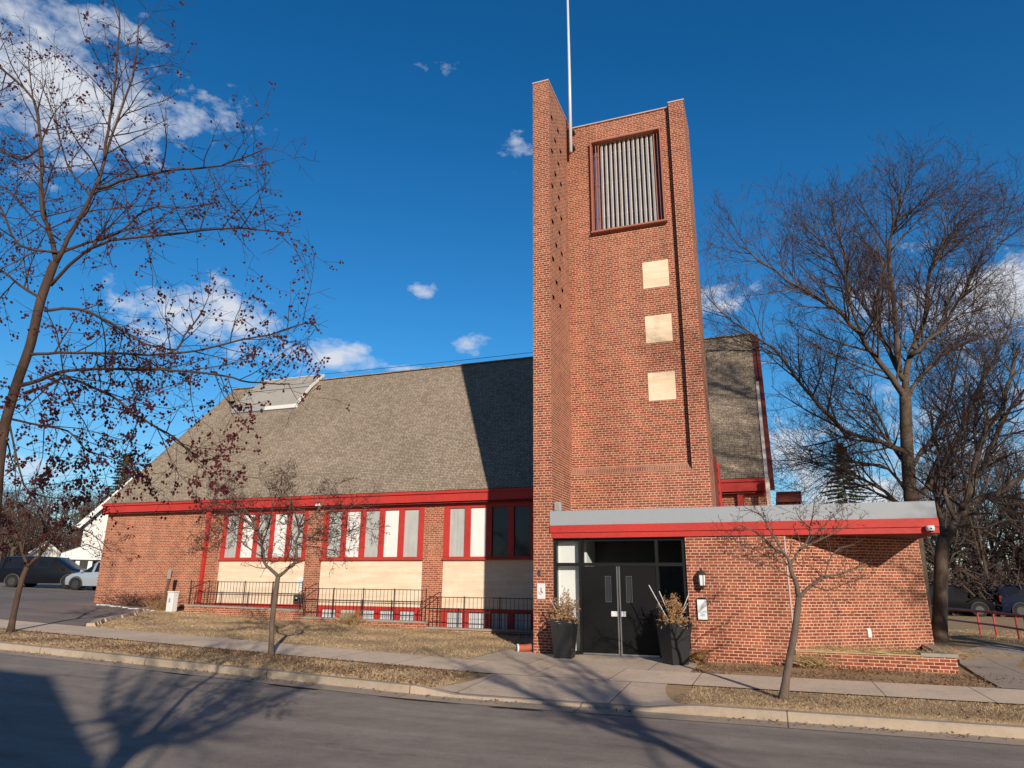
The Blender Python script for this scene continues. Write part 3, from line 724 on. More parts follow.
# return rails where the wall steps
for x, z0, z1, lb in ((-21.3,1.25,1.65,'sloping iron stair rail beside the red downpipe'),(-16.2,1.15,1.62,'sloping iron stair rail in front of the second brick pier'),(-11.2,0.85,1.35,'sloping iron stair rail in front of the third brick pier')):
    t = thing('stair_rail', lb, 'stair rail', (x,21.95,0), 0, 'stair rails behind the railings')
    m = MB(); m.tube([(-0.25,0,z0+0.1),(0.35,0.3,z1)],0.016,6); m.build('handrail','iron',t)
    for k in (0,1): m = MB(); m.tube([(-0.25+0.6*k,0.3*k,-0.1),(-0.25+0.6*k,0.3*k,z0+0.1+(z1-z0-0.1)*k)],0.012,5); m.build('post','iron',t)
# brick planter under the angled porch wall
pl = thing('brick_planter','low red brick planter bed under the angled porch wall','planter',(0,0,0))
m = MB(); m.box(0.30,3.37,17.26,17.46,-0.4,0.30); m.box(3.17,3.37,17.462,19.72,-0.4,0.30); m.build('brick_wall','brick',pl)
m = MB(); m.box(0.30,2.72,17.245,17.475,0.302,0.33); m.build('mortar_cap','straw',pl)
m = MB(); m.box(2.722,3.40,17.235,17.485,0.302,0.37); m.box(3.14,3.40,17.487,19.70,0.302,0.37); m.build('cap','stone',pl)
m = MB(); m.prism([(0.33,17.465),(3.165,17.465),(3.165,19.5),(3.1,19.5)],-0.2,0.25); m.build('soil','soil',pl)
# ---------------------------------------------------------------- small things
fp = thing('flagpole','slim white flagpole fixed to the top of the brick tower','flagpole',(-5.08,19.10,15.42))
m = MB(); m.tube([(0,0,0),(0,0,3),(-0.02,0,7.4)],[0.055,0.05,0.035],10); m.build('pole','pole',fp,smooth=True)
m = MB(); m.box(-0.09,0.09,0.05,0.30,0.25,0.33); m.box(-0.09,0.09,0.05,0.30,0.85,0.93); m.build('bracket','grey_dark',fp)
m = MB(); m.lathe([(0.0,7.4),(0.07,7.45),(0.08,7.5),(0.05,7.56),(0,7.58)],(-0.02,0,0),10); m.build('finial','silver',fp,smooth=True)
# lantern
la = thing('wall_lantern','dark metal wall lantern on the brick wall right of the entrance','lamp',(-1.60,17.31,1.62))
m = MB(); m.box(-0.07,0.07,-0.03,-0.002,0.10,0.36); m.tube([(0,-0.02,0.34),(0,-0.08,0.42),(0,-0.15,0.43),(0,-0.16,0.38)],0.014,6); m.build('bracket','lamp_iron',la)
m = MB(); m.lathe([(0.02,0.42),(0.035,0.40),(0.10,0.33),(0.115,0.30),(0.10,0.295)],(0,-0.16,0),6); m.lathe([(0.0,0.45),(0.02,0.44),(0.02,0.41)],(0,-0.16,0),6)
m.lathe([(0.075,0.06),(0.085,0.05),(0.05,0.01),(0.02,-0.03),(0.0,-0.05)],(0,-0.16,0),6)
for k in range(6):
    a = 2*PI*k/6; m.tube([(0.095*math.cos(a),-0.16+0.095*math.sin(a),0.30),(0.075*math.cos(a),-0.16+0.075*math.sin(a),0.06)],0.008,4)
m.build('cage','lamp_iron',la)
m = MB(); m.lathe([(0.068,0.06),(0.085,0.29)],(0,-0.16,0),6); m.build('glass','head',la)
# notice case
nb = thing('notice_case','black framed notice case with white sheet on brick below the lantern','notice board',(-1.64,17.31,1.14))
m = MB(); m.box(-0.118,0.118,-0.05,-0.002,-0.235,0.235); m.box(-0.08,0.08,-0.045,-0.002,0.236,0.262); m.build('case','black_frame',nb)
m = MB(); m.box(-0.106,0.106,-0.056,-0.052,-0.222,0.222); sh = m.build('sheet','paper',nb)
m = MB()
for z, x0, x1 in ((-0.15,-0.06,0.05),(-0.12,-0.03,0.06),(-0.09,-0.05,0.0),(-0.06,0.01,0.06)): m.box(x0,x1,-0.0575,-0.0562,z,z+0.022)
m.build('print','paper_blue',sh)
# plaques
pq = thing('access_sign','white access sign with small dark mark on the tower fin','sign',(-5.58,17.26,1.50))
m = MB(); m.box(-0.11,0.11,-0.02,-0.002,-0.19,0.19); pb = m.build('plate','plaque',pq,bevel=0.015)
m = MB(); m.ico((0.0,-0.022,0.07),0.018); m.box(-0.012,0.012,-0.0235,-0.0215,-0.03,0.05); m.box(-0.0,0.05,-0.0235,-0.0215,-0.03,-0.012); m.tube([(-0.012+0.045*math.cos(a*PI/6),-0.0225,-0.03+0.045*math.sin(a*PI/6)) for a in range(5,14)],0.006,4); m.build('mark','grey_dark',pb)
bz = thing('door_buzzer','small dark entry buzzer on the tower fin above the white sign','buzzer',(-5.63,17.26,1.96))
m = MB(); m.box(-0.045,0.045,-0.03,-0.002,-0.07,0.07); bb = m.build('body','grey_dark',bz,bevel=0.01)
m = MB(); m.box(-0.02,0.02,-0.036,-0.0305,-0.03,0.03); m.build('button','rim',bb)
sp = thing('wall_speaker','small grey speaker box on the porch roof against the tower fin','speaker',(-5.16,17.42,3.50))
m = MB(); m.box(-0.09,0.09,-0.08,0.08,0.0,0.24); b_ = m.build('body','grey_metal',sp,bevel=0.02)
m = MB(); m.box(-0.065,0.065,-0.09,-0.081,0.03,0.21); m.build('grille','stone',b_)
sc_ = thing('security_camera','white dome security camera on the right end of the red porch fascia','camera',(3.24,17.20,2.90))
m = MB(); m.lathe([(0.10,0.06),(0.11,0.0),(0.10,-0.07),(0.06,-0.09)],(0,-0.06,0.02),14); m.build('housing','plaque',sc_,smooth=True)
m = MB(); m.ico((0,-0.15,0.0),0.045); m.lathe([(0.03,-0.05),(0.055,-0.1),(0.04,-0.13)],(0,-0.10,0.03),10); m.build('lens','black_frame',sc_,smooth=True); sc_.scale=(.8,.8,.8)
fl = thing('flood_light','small white floodlight on the red eave above the second brick pier','floodlight',(-16.16,22.36,4.36))
m = MB(); m.box(-0.06,0.06,-0.10,-0.08,0.0,0.18); m.tube([(0,-0.08,0.1),(0,-0.2,0.16)],0.02,6); m.build('arm','grey_metal',fl)
for s in (-1,1): m = MB(); m.lathe([(0.03,0.0),(0.07,-0.1),(0.08,-0.16),(0.0,-0.15)],(s*0.11,-0.22,0.26),10); m.build('lamp_head','plaque',fl,smooth=True)
fl.scale=(.65,.65,.65)
tg = thing('wall_vent','small white vent cover low on the angled porch brick wall','vent',(1.93,18.575,0.64))
tg.rotation_euler = (0,0,math.atan2(2.44,3.13))
m = MB(); m.box(-0.05,0.05,-0.04,-0.002,-0.08,0.08); m.profx([(-0.04,0.08),(-0.002,0.08),(-0.002,0.12)],-0.05,0.05); m.build('cover','plaque',tg)
mb = thing('meter_box','black electric meter box on the cream panel under the leftmost windows','meter box',(-16.98,22.70,1.02))
m = MB(); m.box(-0.17,0.17,-0.16,-0.002,-0.14,0.14); q_ = m.build('box','grey_dark',mb,bevel=0.015); m = MB(); m.lathe([(0.07,0.0),(0.09,0.05),(0.08,0.1)],(0,-0.2,-0.05),10); m.build('dial_cover','black_frame',q_)
nt = thing('posted_notice','white paper notice on the cream panel above the meter box','notice',(-17.0,22.735,1.55))
m = MB(); m.box(-0.15,0.15,-0.015,-0.002,-0.24,0.24); s_ = m.build('sheet','paper',nt); m = MB(); [m.box(-0.1,0.1,-0.018,-0.0155,z,z+0.02) for z in (0.1,0.02,-0.06,-0.14)]; m.build('print','grey_metal',s_)
bn = thing('utility_pedestal','pale grey utility pedestal at the left end of the low brick wall','utility box',(-21.72,21.25,slope(-21.75)))
m = MB(); m.box(-0.15,0.15,-0.14,0.14,0,0.70); m.build('body','plaque',bn,bevel=0.03); m = MB(); m.box(-0.165,0.165,-0.155,0.155,0.702,0.76); m.build('lid','plaque',bn,bevel=0.02)
m = MB(); m.box(-0.04,0.04,-0.15,-0.142,0.35,0.5); m.build('latch','grey_metal',bn)
sg = thing('sign_post','leaning brown wooden post with small board by the left church wall','post',(-22.75,21.8,slope(-22.9)-0.05))
m = MB(); m.obox((0,0,0),(0.20,0,1.55),0.09,0.08,up=(0,1,0)); m.build('post','wood',sg); m = MB(); m.box(0.10,0.27,-0.08,-0.05,1.22,1.58); m.build('board','stone',sg)
pp = thing('drain_pipe','short red clay drain pipe lying on grass at the foot of the tower','pipe',(-6.12,17.35,slope(-6.2)+0.10))
m = MB(); m.tube([(0.20,0.12,0.02),(0.08,0.03,0.0),(-0.10,-0.06,0.0)],0.085,14,cap=False); m.tube([(0.20,0.12,0.02),(0.08,0.03,0.0),(-0.09,-0.055,0.0)],0.065,14); m.build('barrel','terracotta',pp,smooth=True)
m = MB(); m.tube([(-0.085,-0.05,0),(-0.12,-0.072,0.0)],0.10,14,cap=False); m.tube([(-0.115,-0.07,0),(-0.12,-0.072,0)],[0.10,0.065],14,cap=False); m.build('collar','plaque',pp,smooth=True)
sn = MB(); rr = random.Random(9)
for i in range(26):
    t_=rr.random(); x=-26.2+4.4*t_+rr.gauss(0,.08); y=21.9-1.2*t_+rr.gauss(0,.10); a_=rr.uniform(.05,.17); sn.lathe([(a_,0.0),(a_*.6,0.02),(0,.025)],(x,y,slope(x)+0.024),7)
tag(sn.build('snow_patch','snow',smooth=True,uv=False),'thin patch of melting snow on the car park entrance beside the church corner','snow',kind='stuff')

# entrance planters with dried arrangements
def planter(x, y, lb, la, seed, rz, big):
    t = thing('tapered_planter', lb, 'planter', (x,y,slope(x)+0.018), rz, 'planters beside the entrance doors')
    m = MB(); h = 0.86; b_, tp = 0.20, 0.285
    def ring(s, z): return [(-s,-s,z),(s,-s,z),(s,s,z),(-s,s,z)]
    V = ring(b_,0)+ring(tp,h)+ring(tp-0.035,h)+ring(tp-0.05,h-0.10)
    F = [(3,2,1,0)]+[(r*4+k,r*4+(k+1)%4,(r+1)*4+(k+1)%4,(r+1)*4+k) for r in range(3) for k in range(4)]
    m.add(V,F); m.build('pot','planter',t)
    m = MB(); s = tp-0.05; m.add(ring(s,h-0.08),[(0,1,2,3)]); m.build('soil','soil',t)
    a = thing('dried_arrangement', la, 'dried plants', (x,y,slope(x)+0.018+h-0.08), 0, 'dried winter arrangements in the planters')
    r = random.Random(seed); m = MB(); tips = []
    for i in range(46):
        an = r.uniform(0,2*PI); sp = r.uniform(0.0,0.24)**1.0; H = r.uniform(0.25,0.70)*(1.15-1.8*sp)
        p0 = Vector((0.1*math.cos(an)*r.random(),0.1*math.sin(an)*r.random(),0)); p2 = Vector((sp*1.5*math.cos(an),sp*1.5*math.sin(an),H)); p1 = p0.lerp(p2,0.5)+Vector((r.uniform(-.03,.03),r.uniform(-.03,.03),0.03))
        m.tube([p0,p1,p2],[0.006,0.004,0.002],4,cap=False); tips += [p1,p2,p1.lerp(p2,0.5),p1.lerp(p2,.8)]
    m.build('stems','dry_leaf',a)
    m = MB()
    def leaf(c, s):
        d = Vector((r.gauss(0,1),r.gauss(0,1),r.gauss(0,.7))).normalized()*s; u = d.orthogonal().normalized()*s*0.35
        m.add([c-d,c+u,c+d,c-u],[(0,1,2,3)])
    for p in tips:
        for k in range(4): leaf(p+Vector((r.gauss(0,.03),r.gauss(0,.03),r.gauss(0,.03))), r.uniform(0.02,0.045))
    for i in range(330):
        an = r.uniform(0,2*PI); q = r.uniform(0.1,0.36); leaf(Vector((q*math.cos(an),q*math.sin(an),0.08+r.uniform(-0.09,0.10)-0.15*max(0,q-.25))), r.uniform(0.03,0.06))
    m.build('dry_leaves','dry_leaf',a)
    m = MB()
    for (dx,dy,tx,ty,tz) in big: m.tube([(dx,dy,0),(tx,ty,tz)],[0.013,0.010],6)
    m.build('white_sticks','birch',a)
planter(-4.80,16.62,'charcoal tapered planter left of the black doors beside the tower fin','tan dried arrangement in the planter left of the doors',1,0.05,[(-0.05,0,-0.34,-0.05,0.55),(0.0,0.05,-0.26,0.1,0.45)])
planter(-2.20,16.40,'charcoal tapered planter right of the black doors, seen at its corner','tan dried arrangement with tall white sticks right of the doors',2,0.72,[(-0.05,0,-0.52,0.05,0.88),(0.05,0.02,0.36,0.10,0.70),(0.0,0.05,-0.30,0.1,0.75),(0.04,0.0,0.33,0.0,0.5)])

# ---------------------------------------------------------------- vehicles
def car(name, label, paint, loc, rz, kind='suv', group=None):
    t = thing(name, label, 'car' if kind != 'van' else 'van', loc, rz, group)
    if kind == 'van':
        L = 2.55; st = [(-2.55,.42,.80,.90,.80,.75),(-2.50,.30,1.02,1.66,.95,.74),(-2.25,.28,1.04,1.75,.99,.76),(-0.6,.25,1.04,1.78,1.0,.78),(0.55,.25,1.02,1.72,1.0,.76),(1.55,.25,1.0,1.08,.99,.70),(2.15,.28,.90,.96,.96,.72),(2.50,.35,.70,.80,.82,.66),(2.56,.42,.55,.60,.74,.60)]
        ws = (-1.55,1.6); wr = 0.36
        wins = [(1,2),(2,3),(3,4)]; roof_i = 4
    else:
        st = [(-2.28,.45,.85,.95,.76,.70),(-2.22,.32,1.0,1.40,.90,.66),(-1.9,.30,1.05,1.62,.94,.68),(-0.6,.28,1.03,1.70,.95,.72),(0.35,.28,1.0,1.64,.95,.70),(1.15,.28,1.0,1.08,.94,.68),(1.75,.30,.95,1.0,.92,.70),(2.18,.34,.75,.84,.84,.68),(2.26,.42,.58,.64,.74,.62)]
        ws = (-1.35,1.38); wr = 0.37
        wins = [(1,2),(2,3),(3,4)]; roof_i = 4
    ring = []
    for x,zb,zl,zt,w,wt in st:
        ring.append([(x,-w*0.92,zb),(x,-w,zb+0.5*(zl-zb)),(x,-w*0.985,zl),(x,-wt,zt-0.02),(x,-wt*0.8,zt+0.03),(x,wt*0.8,zt+0.03),(x,wt,zt-0.02),(x,w*0.985,zl),(x,w,zb+0.5*(zl-zb)),(x,w*0.92,zb)])
    n = 10; V = [p for q in ring for p in q]; m = MB()
    F = [(i*n+k,i*n+(k+1)%n,(i+1)*n+(k+1)%n,(i+1)*n+k)[::-1] for i in range(len(st)-1) for k in range(n)] + [tuple(range(n)), tuple((len(st)-1)*n+k for k in range(n))[::-1]]
    m.add(V,F); body = m.build('body',paint,t,uv=False,smooth=True)
    md = body.modifiers.new('crease','EDGE_SPLIT'); md.split_angle = R(38)
    def inset(q, k=0.86, off=0.006):
        q = [Vector(p) for p in q]; c = sum(q,Vector())/4; nn = (q[1]-q[0]).cross(q[3]-q[0]).normalized()
        if nn.dot(c-Vector((0,0,0.8))) < 0: nn = -nn
        return [c+(p-c)*k+nn*off for p in q]
    for a,b in wins:
        for s in (0,1):
            i,j = (2,3) if s == 0 else (7,6)
            m = MB(); m.add(inset([ring[a][i],ring[b][i],ring[b][j],ring[a][j]],0.86,0.008),[(0,1,2,3)]); m.build('side_window','car_glass',t,uv=False)
    for s in (0,1):
        i,j = (2,3) if s == 0 else (7,6); m = MB(); p = inset([ring[4][i],ring[5][i],ring[5][j],ring[4][j]],0.7,0.008); m.add(p[:2]+[p[3]],[(0,1,2)]); m.build('side_window','car_glass',t,uv=False)
    m = MB(); m.add(inset([ring[5][3],ring[5][6],ring[4][6],ring[4][3]],0.9,0.01),[(0,1,2,3)]); m.build('windscreen','car_glass',t,uv=False)
    a_, b_ = ring[1], ring[0]
    m = MB(); m.add(inset([ring[1][2],ring[1][7],ring[2][6],ring[2][3]],0.84,0.03),[(0,1,2,3)]); m.build('rear_window','car_glass',t,uv=False)
    for wx in ws:
        for s in (-1,1):
            m = MB(); y = s*st[3][4]
            m.tube([(wx,y*1.005,wr),(wx,y*0.76,wr)],wr,20); wh = m.build('wheel','rubber',t,(0,0,0),smooth=False)
            m = MB(); m.tube([(wx,y*1.012,wr),(wx,y*0.99,wr)],wr*0.60,14)
            m.build('rim','rim',wh)
            m = MB(); m.tube([(wx+wr*1.13*math.cos(g*PI/12),y*0.997+s*0.004,wr+wr*1.13*math.sin(g*PI/12)) for g in range(-1,14)],0.03,5); m.build('wheel_arch','grey_dark',t)
    x0 = st[0][0]; xe = st[-1][0]
    for s in (-1,1):
        m = MB(); m.box(xe-0.18,xe-0.02,s*0.62-0.14,s*0.62+0.14,0.62,0.78); m.build('headlight','head',t,bevel=0.03)
        m = MB(); m.box(x0+0.0,x0+0.14,s*0.80-0.09,s*0.80+0.09,0.82,1.15); m.build('tail_light','tail',t,bevel=0.02)
        m = MB(); m.box(0.95 if kind!='van' else 1.15,1.1 if kind!='van' else 1.3,s*0.98-0.08,s*0.98+0.1,1.02,1.16); m.build('mirror',paint,t,bevel=0.02)
    m = MB(); m.box(xe-0.10,xe+0.03,-0.7,0.7,0.30,0.50); m.build('front_bumper','grey_dark',t,bevel=0.03)
    m = MB(); m.box(xe-0.06,xe+0.0,-0.42,0.42,0.56,0.72); m.build('grille','grey_dark',t,bevel=0.02)
    m = MB(); m.box(x0-0.04,x0+0.12,-0.75,0.75,0.34,0.62); m.build('rear_bumper','grey_dark' if kind=='van' else paint,t,bevel=0.03)
    m = MB(); m.box(x0-0.012,x0+0.05,-0.25,0.25,0.72,0.84); m.build('number_plate','plaque',t)
    return t
car('parked_van','dark navy minivan in the car park, wholly in view left of the church','car_navy',(-40.7,30.3,slope(-41.2)+0.02),R(24),'van')
car('parked_car','silver blue crossover parked nose out, half hidden by the church corner','car_silver',(-36.6,30.9,slope(-36.6)+0.02),R(190),'suv')
car('parked_car','black car parked behind the red handrail, nearest the forked tree','car_black',(8.9,46.5,-0.03),R(8),'suv')
car('parked_car','deep blue car behind the red handrail at the right picture edge','car_blue',(13.6,46.8,-0.03),R(4),'suv')

# red handrail on the bank
hr = thing('handrail','red tube handrail on the grassy bank at the right edge','handrail',(0,0,0))
hp = [(6.05,33.0,0.82),(6.78,30.3,0.80),(7.0,29.2,0.80),(7.3,27.0,0.78),(7.6,24.8,0.78)]
m = MB(); m.tube(hp,0.045,7); m.build('top_rail','rail_red',hr,smooth=True)
m = MB(); m.tube([(x,y,z-0.42) for x,y,z in hp],0.035,7); m.build('lower_rail','rail_red',hr,smooth=True)
for x,y,z in [hp[0],hp[1],hp[2],(7.22,27.6,0.785),hp[3],hp[4]]:
    m = MB(); m.tube([(x,y,z),(x,y,lawn_z(x,y)-0.15)],0.03,7); m.build('post','rail_red',hr,smooth=True)

# ---------------------------------------------------------------- houses
def house(name, label, loc, rz, W, D, H, P, wall, roofm, wins, porch=None, rake='white'):
    """gable faces local -Y; W wide, D deep, eave H, peak P"""
    t = thing(name, label, 'house', loc, rz)
    m = MB(); m.profy([(-W/2,-0.6),(W/2,-0.6),(W/2,H),(0,P),(-W/2,H)],0,D); m.build('wall',wall,t)
    o = 0.45; k = (P-H)/(W/2)
    m = MB()
    for s in (-1,1): m.add([(s*(W/2+o),-o,H-k*o+0.04),(0,-o,P+0.04),(0,D+o,P+0.04),(s*(W/2+o),D+o,H-k*o+0.04),(s*(W/2+o),-o,H-k*o+0.20),(0,-o,P+0.22),(0,D+o,P+0.22),(s*(W/2+o),D+o,H-k*o+0.20)],
        [(0,1,2,3),(4,7,6,5),(0,4,5,1),(3,2,6,7),(0,3,7,4)])
    rf = m.build('roof',roofm,t)
    m = MB()
    for s in (-1,1): m.obox((s*(W/2+o),-o-0.05,H-k*o+0.03),(0,-o-0.05,P+0.05),0.08,0.34)
    m.build('rake_board',rake,rf)
    for face,x,z,w,h in wins:
        m = MB()
        if face == 'f': m.box(x-w/2-.08,x+w/2+.08,-0.06,-0.003,z-.08,z+h+.08)
        elif face == 'l': m.box(-W/2-0.06,-W/2-0.003,x-w/2-.08,x+w/2+.08,z-.08,z+h+.08)
        else: m.box(W/2+0.003,W/2+0.06,x-w/2-.08,x+w/2+.08,z-.08,z+h+.08)
        wf = m.build('window','white' if wall!='siding' else 'grey_metal',t)
        m = MB()
        if face == 'f': m.box(x-w/2,x+w/2,-0.065,-0.061,z,z+h)
        elif face == 'l': m.box(-W/2-0.065,-W/2-0.061,x-w/2,x+w/2,z,z+h)
        else: m.box(W/2+0.061,W/2+0.065,x-w/2,x+w/2,z,z+h)
        m.build('pane','pane_dark',wf)
    if porch:
        x0,x1,d,z = porch
        m = MB(); pw = x1-x0
        m.profy([(x0-.4,z),(x1+.4,z),(x1+.4,z+.22),((x0+x1)/2,z+pw*0.24+.35),(x0-.4,z+.22)],-d-.3,-0.003); pr2 = m.build('porch_roof',roofm,t)
        m = MB(); m.profy([(x0-.35,z-.25),(x1+.35,z-.25),(x1+.3,z+.2),((x0+x1)/2,z+pw*0.24+.25),(x0-.3,z+.2)],-d-.38,-d-.303); m.build('porch_gable',rake,pr2)
        for i in range(4):
            x = x0+pw*i/3; m = MB(); m.box(x-.14,x+.14,-d-.1,-d+.14,-0.3,z-.252); m.build('column',rake,t)
        m = MB(); m.box(x0-.2,x1+.2,-d-.2,-0.004,-0.6,0.25); m.build('porch_floor','path',t)
    return t
azL = math.atan2(-49.0,40.5)
house('house','white wooden house with steep gable and columned porch behind the church corner',(-49.05,42.94,slope(-49.8)),R(50),7.0,11,4.65,8.85,'siding','roof_far',
      [('f',-1.9,0.9,1.0,1.5),('f',1.9,0.9,1.0,1.5),('f',-1.0,4.6,.9,1.4),('f',1.0,4.6,.9,1.4),('l',2.5,1.0,1.1,1.4),('l',6,1.0,1.1,1.4),('l',4,4.4,1.1,1.2)],(-4.3,-1.8,1.5,1.9))
house('house','small low house with white gable beyond the dark minivan',(-82.3,60.1,2.085),R(54),5.4,8,1.2,3.5,'siding','roof_far',
      [('f',-1.4,0.2,0.7,0.8),('f',1.4,0.2,0.7,0.8)],None)
house('house','dark brick house behind bare trees at the far right edge',(24.5,72,0),R(-20),10,12,4.5,8.2,'house_brick','roof_far',
      [('f',-2.5,0.9,1.2,1.5),('f',2.5,0.9,1.2,1.5),('f',0,4.4,1.2,1.4),('l',3,1.0,1.2,1.4),('l',8,1.0,1.2,1.4)],(-3.5,3.5,2.2,2.7))
# the house across the street, behind the camera: its shadow lies on the road and its gable shows in the nave windows
hs = house('house','tan gabled house across the street, its shadow lying on the road',(-1.0,-8.25,0),R(90),8.6,11.0,4.0,7.35,'siding_tan','roof_far',
      [('f',-2.2,0.9,1.1,1.5),('f',2.2,0.9,1.1,1.5),('f',0,4.1,1.1,1.3),('r',3,1.0,1.2,1.4),('r',7,1.0,1.2,1.4)],None)

# ---------------------------------------------------------------- cables
def cable(label, a, b, sag, r=0.02, mat='cable', n=14):
    a = Vector(a); b = Vector(b); m = MB()
    m.tube([a.lerp(b,i/n)-Vector((0,0,4*sag*(i/n)*(1-i/n))) for i in range(n+1)],r,4); o = m.build('cable',mat,uv=False)
    return tag(o,label,'cable')

SKY_SAT, SKY_VAL, SKY_HUE = 1.22, 1.42, 0.5
CLOUDS = [((-0.72,0.44,0.54),0.20,0.11,1.15),((-0.64,0.53,0.555),0.10,0.05,0.9),((-0.56,0.77,0.30),0.10,0.028,1.25),((-0.39,0.86,0.33),0.035,0.018,1.0),((-0.37,0.67,0.65),0.035,0.012,0.72),((-0.28,0.77,0.58),0.03,0.04,0.85),
 ((-0.44,0.80,0.40),0.025,0.014,1.05),((0.30,0.89,0.33),0.17,0.075,1.3),((0.33,0.90,0.26),0.15,0.06,1.1),((0.14,0.98,0.12),0.14,0.06,1.15),((-0.66,0.67,0.33),0.13,0.06,1.25),((-0.80,0.59,0.12),0.12,0.03,0.9),((0.27,0.94,0.20),0.14,0.09,1.1),((-0.04,0.93,0.37),0.06,0.03,0.95),((0.04,0.98,0.17),0.10,0.06,1.1),((-0.47,0.83,0.29),0.05,0.014,1.0)]
# ---------------------------------------------------------------- trees
def smooth_pts(pts, k=3):
    P = [Vector(p) for p in pts]
    if len(P) < 3: return [P[0].lerp(P[-1], i/4) for i in range(5)]
    out = []
    for i in range(len(P)-1):
        p0 = P[max(i-1,0)]; p1 = P[i]; p2 = P[i+1]; p3 = P[min(i+2,len(P)-1)]
        for j in range(k):
            t = j/k; out.append(0.5*((2*p1)+(p2-p0)*t+(2*p0-5*p1+4*p2-p3)*t*t+(3*p1-p0-3*p2+p3)*t**3))
    out.append(P[-1]); return out

class Grower:
    def __init__(s, seed, P): s.r = random.Random(seed); s.P = P; s.limb = MB(); s.twig = MB(); s.pts = []
    def path(s, p, d, L, n, wob, up):
        pts = [p.copy()]; d = d.normalized(); q = p.copy()
        for i in range(n):
            d = (d + Vector((s.r.gauss(0,wob),s.r.gauss(0,wob),s.r.gauss(0,wob)+up))).normalized()
            q = q + d*(L/n); pts.append(q.copy())
        return pts
    def kids(s, pts, rad, L, lev):
        P = s.P; mx = P['levels']
        if lev > mx: return
        cnt = L*P['dens'][lev-1]; n = int(cnt) + (1 if s.r.random() < cnt-int(cnt) else 0)
        seg = len(pts)-1
        for i in range(n):
            t = P.get('start',0.18) + (1-P.get('start',0.18))*(i+s.r.random())/max(1,n)
            if lev > 1: t = 0.08 + 0.92*(i+s.r.random())/max(1,n)
            f = min(t*seg, seg-1e-3); k = int(f); p = pts[k].lerp(pts[k+1], f-k)
            ax = (pts[k+1]-pts[k]).normalized(); o = ax.orthogonal().normalized(); o.rotate(Matrix.Rotation(s.r.uniform(0,2*PI),3,ax))
            if P.get('flat'): o.z *= P['flat']; o.normalize()
            an = R(s.r.uniform(*P['ang'])); d = ax*math.cos(an)+o*math.sin(an)
            L2 = P['len'][lev-1]*s.r.uniform(0.55,1.25)*(1.15-0.55*t); L2 = max(L2, 0.04)
            r0 = rad[k] if isinstance(rad,list) else rad
            r2 = max(P['rmin'], min(r0*0.6, P['rad'][lev-1]))
            ns = P['seg'][lev-1]; pp = s.path(p, d, L2, ns, P['wob'], P['up'][lev-1])
            rr = [max(P['rmin']*0.7, r2*(1-0.75*j/ns)) for j in range(ns+1)]
            (s.limb if lev == 1 else s.twig).tube(pp, rr, 5 if lev == 1 else 3, cap=False)
            if lev >= mx-1: s.pts += pp[1:]
            s.kids(pp, rr, L2, lev+1)

def make_tree(name, label, cat, guides, P, seed, bark, twig, group=None, loc=None, berries=0, berry_r=0.012, trunk_extra=None, clip=None):
    g = Grower(seed, P); loc = Vector(loc if loc else guides[0][0][0])
    t = thing(name, label, cat, loc, 0, group)
    trunk = MB()
    for i,(pts,r0,r1) in enumerate(guides):
        sp = [p-loc for p in smooth_pts(pts,3)]; n = len(sp)
        if i > 0: sp = [sp[0]] + [p+Vector((g.r.gauss(0,1),g.r.gauss(0,1),g.r.gauss(0,1)))*r0*0.25 for p in sp[1:]]
        rr = [r0+(r1-r0)*(k/(n-1))**0.8 for k in range(n)]
        if i == 0: rr[0] *= 1.45; rr[1] *= 1.15
        (trunk if i == 0 else g.limb).tube(sp, rr, 12 if i == 0 else 8, cap=True)
        L = sum((sp[k+1]-sp[k]).length for k in range(n-1))
        if i > 0 or P.get('trunk_kids'):
            a = sp if i > 0 else sp[int(n*0.6):]; b = rr if i > 0 else rr[int(n*0.6):]
            g.kids(a, b, L if i > 0 else L*0.3, 1)
            # terminal shoots
            g.pts += sp[-3:]
    trunk.build('trunk', bark, t, smooth=True, uv=False)
    g.limb.build('limbs', bark, t, smooth=True, uv=False)
    g.twig.build('twigs', twig, t, smooth=False, uv=False)
    if berries:
        m = MB(); r = g.r
        for k in range(berries):
            p = r.choice(g.pts)
            if clip and r.random() < clip(p+loc): continue
            c = r.randint(1,5) if not clip else (r.randint(2,8) if p.z < 2.9 else r.randint(1,4))
            for j in range(c):
                q = p+Vector((r.gauss(0,berry_r*1.3),r.gauss(0,berry_r*1.3),-abs(r.gauss(0.02,berry_r*1.6))))
                m.ico(q, berry_r*r.uniform(0.65,1.15))
        o = m.build('berries','berry',t,uv=False); o['kind'] = 'stuff'
    return t

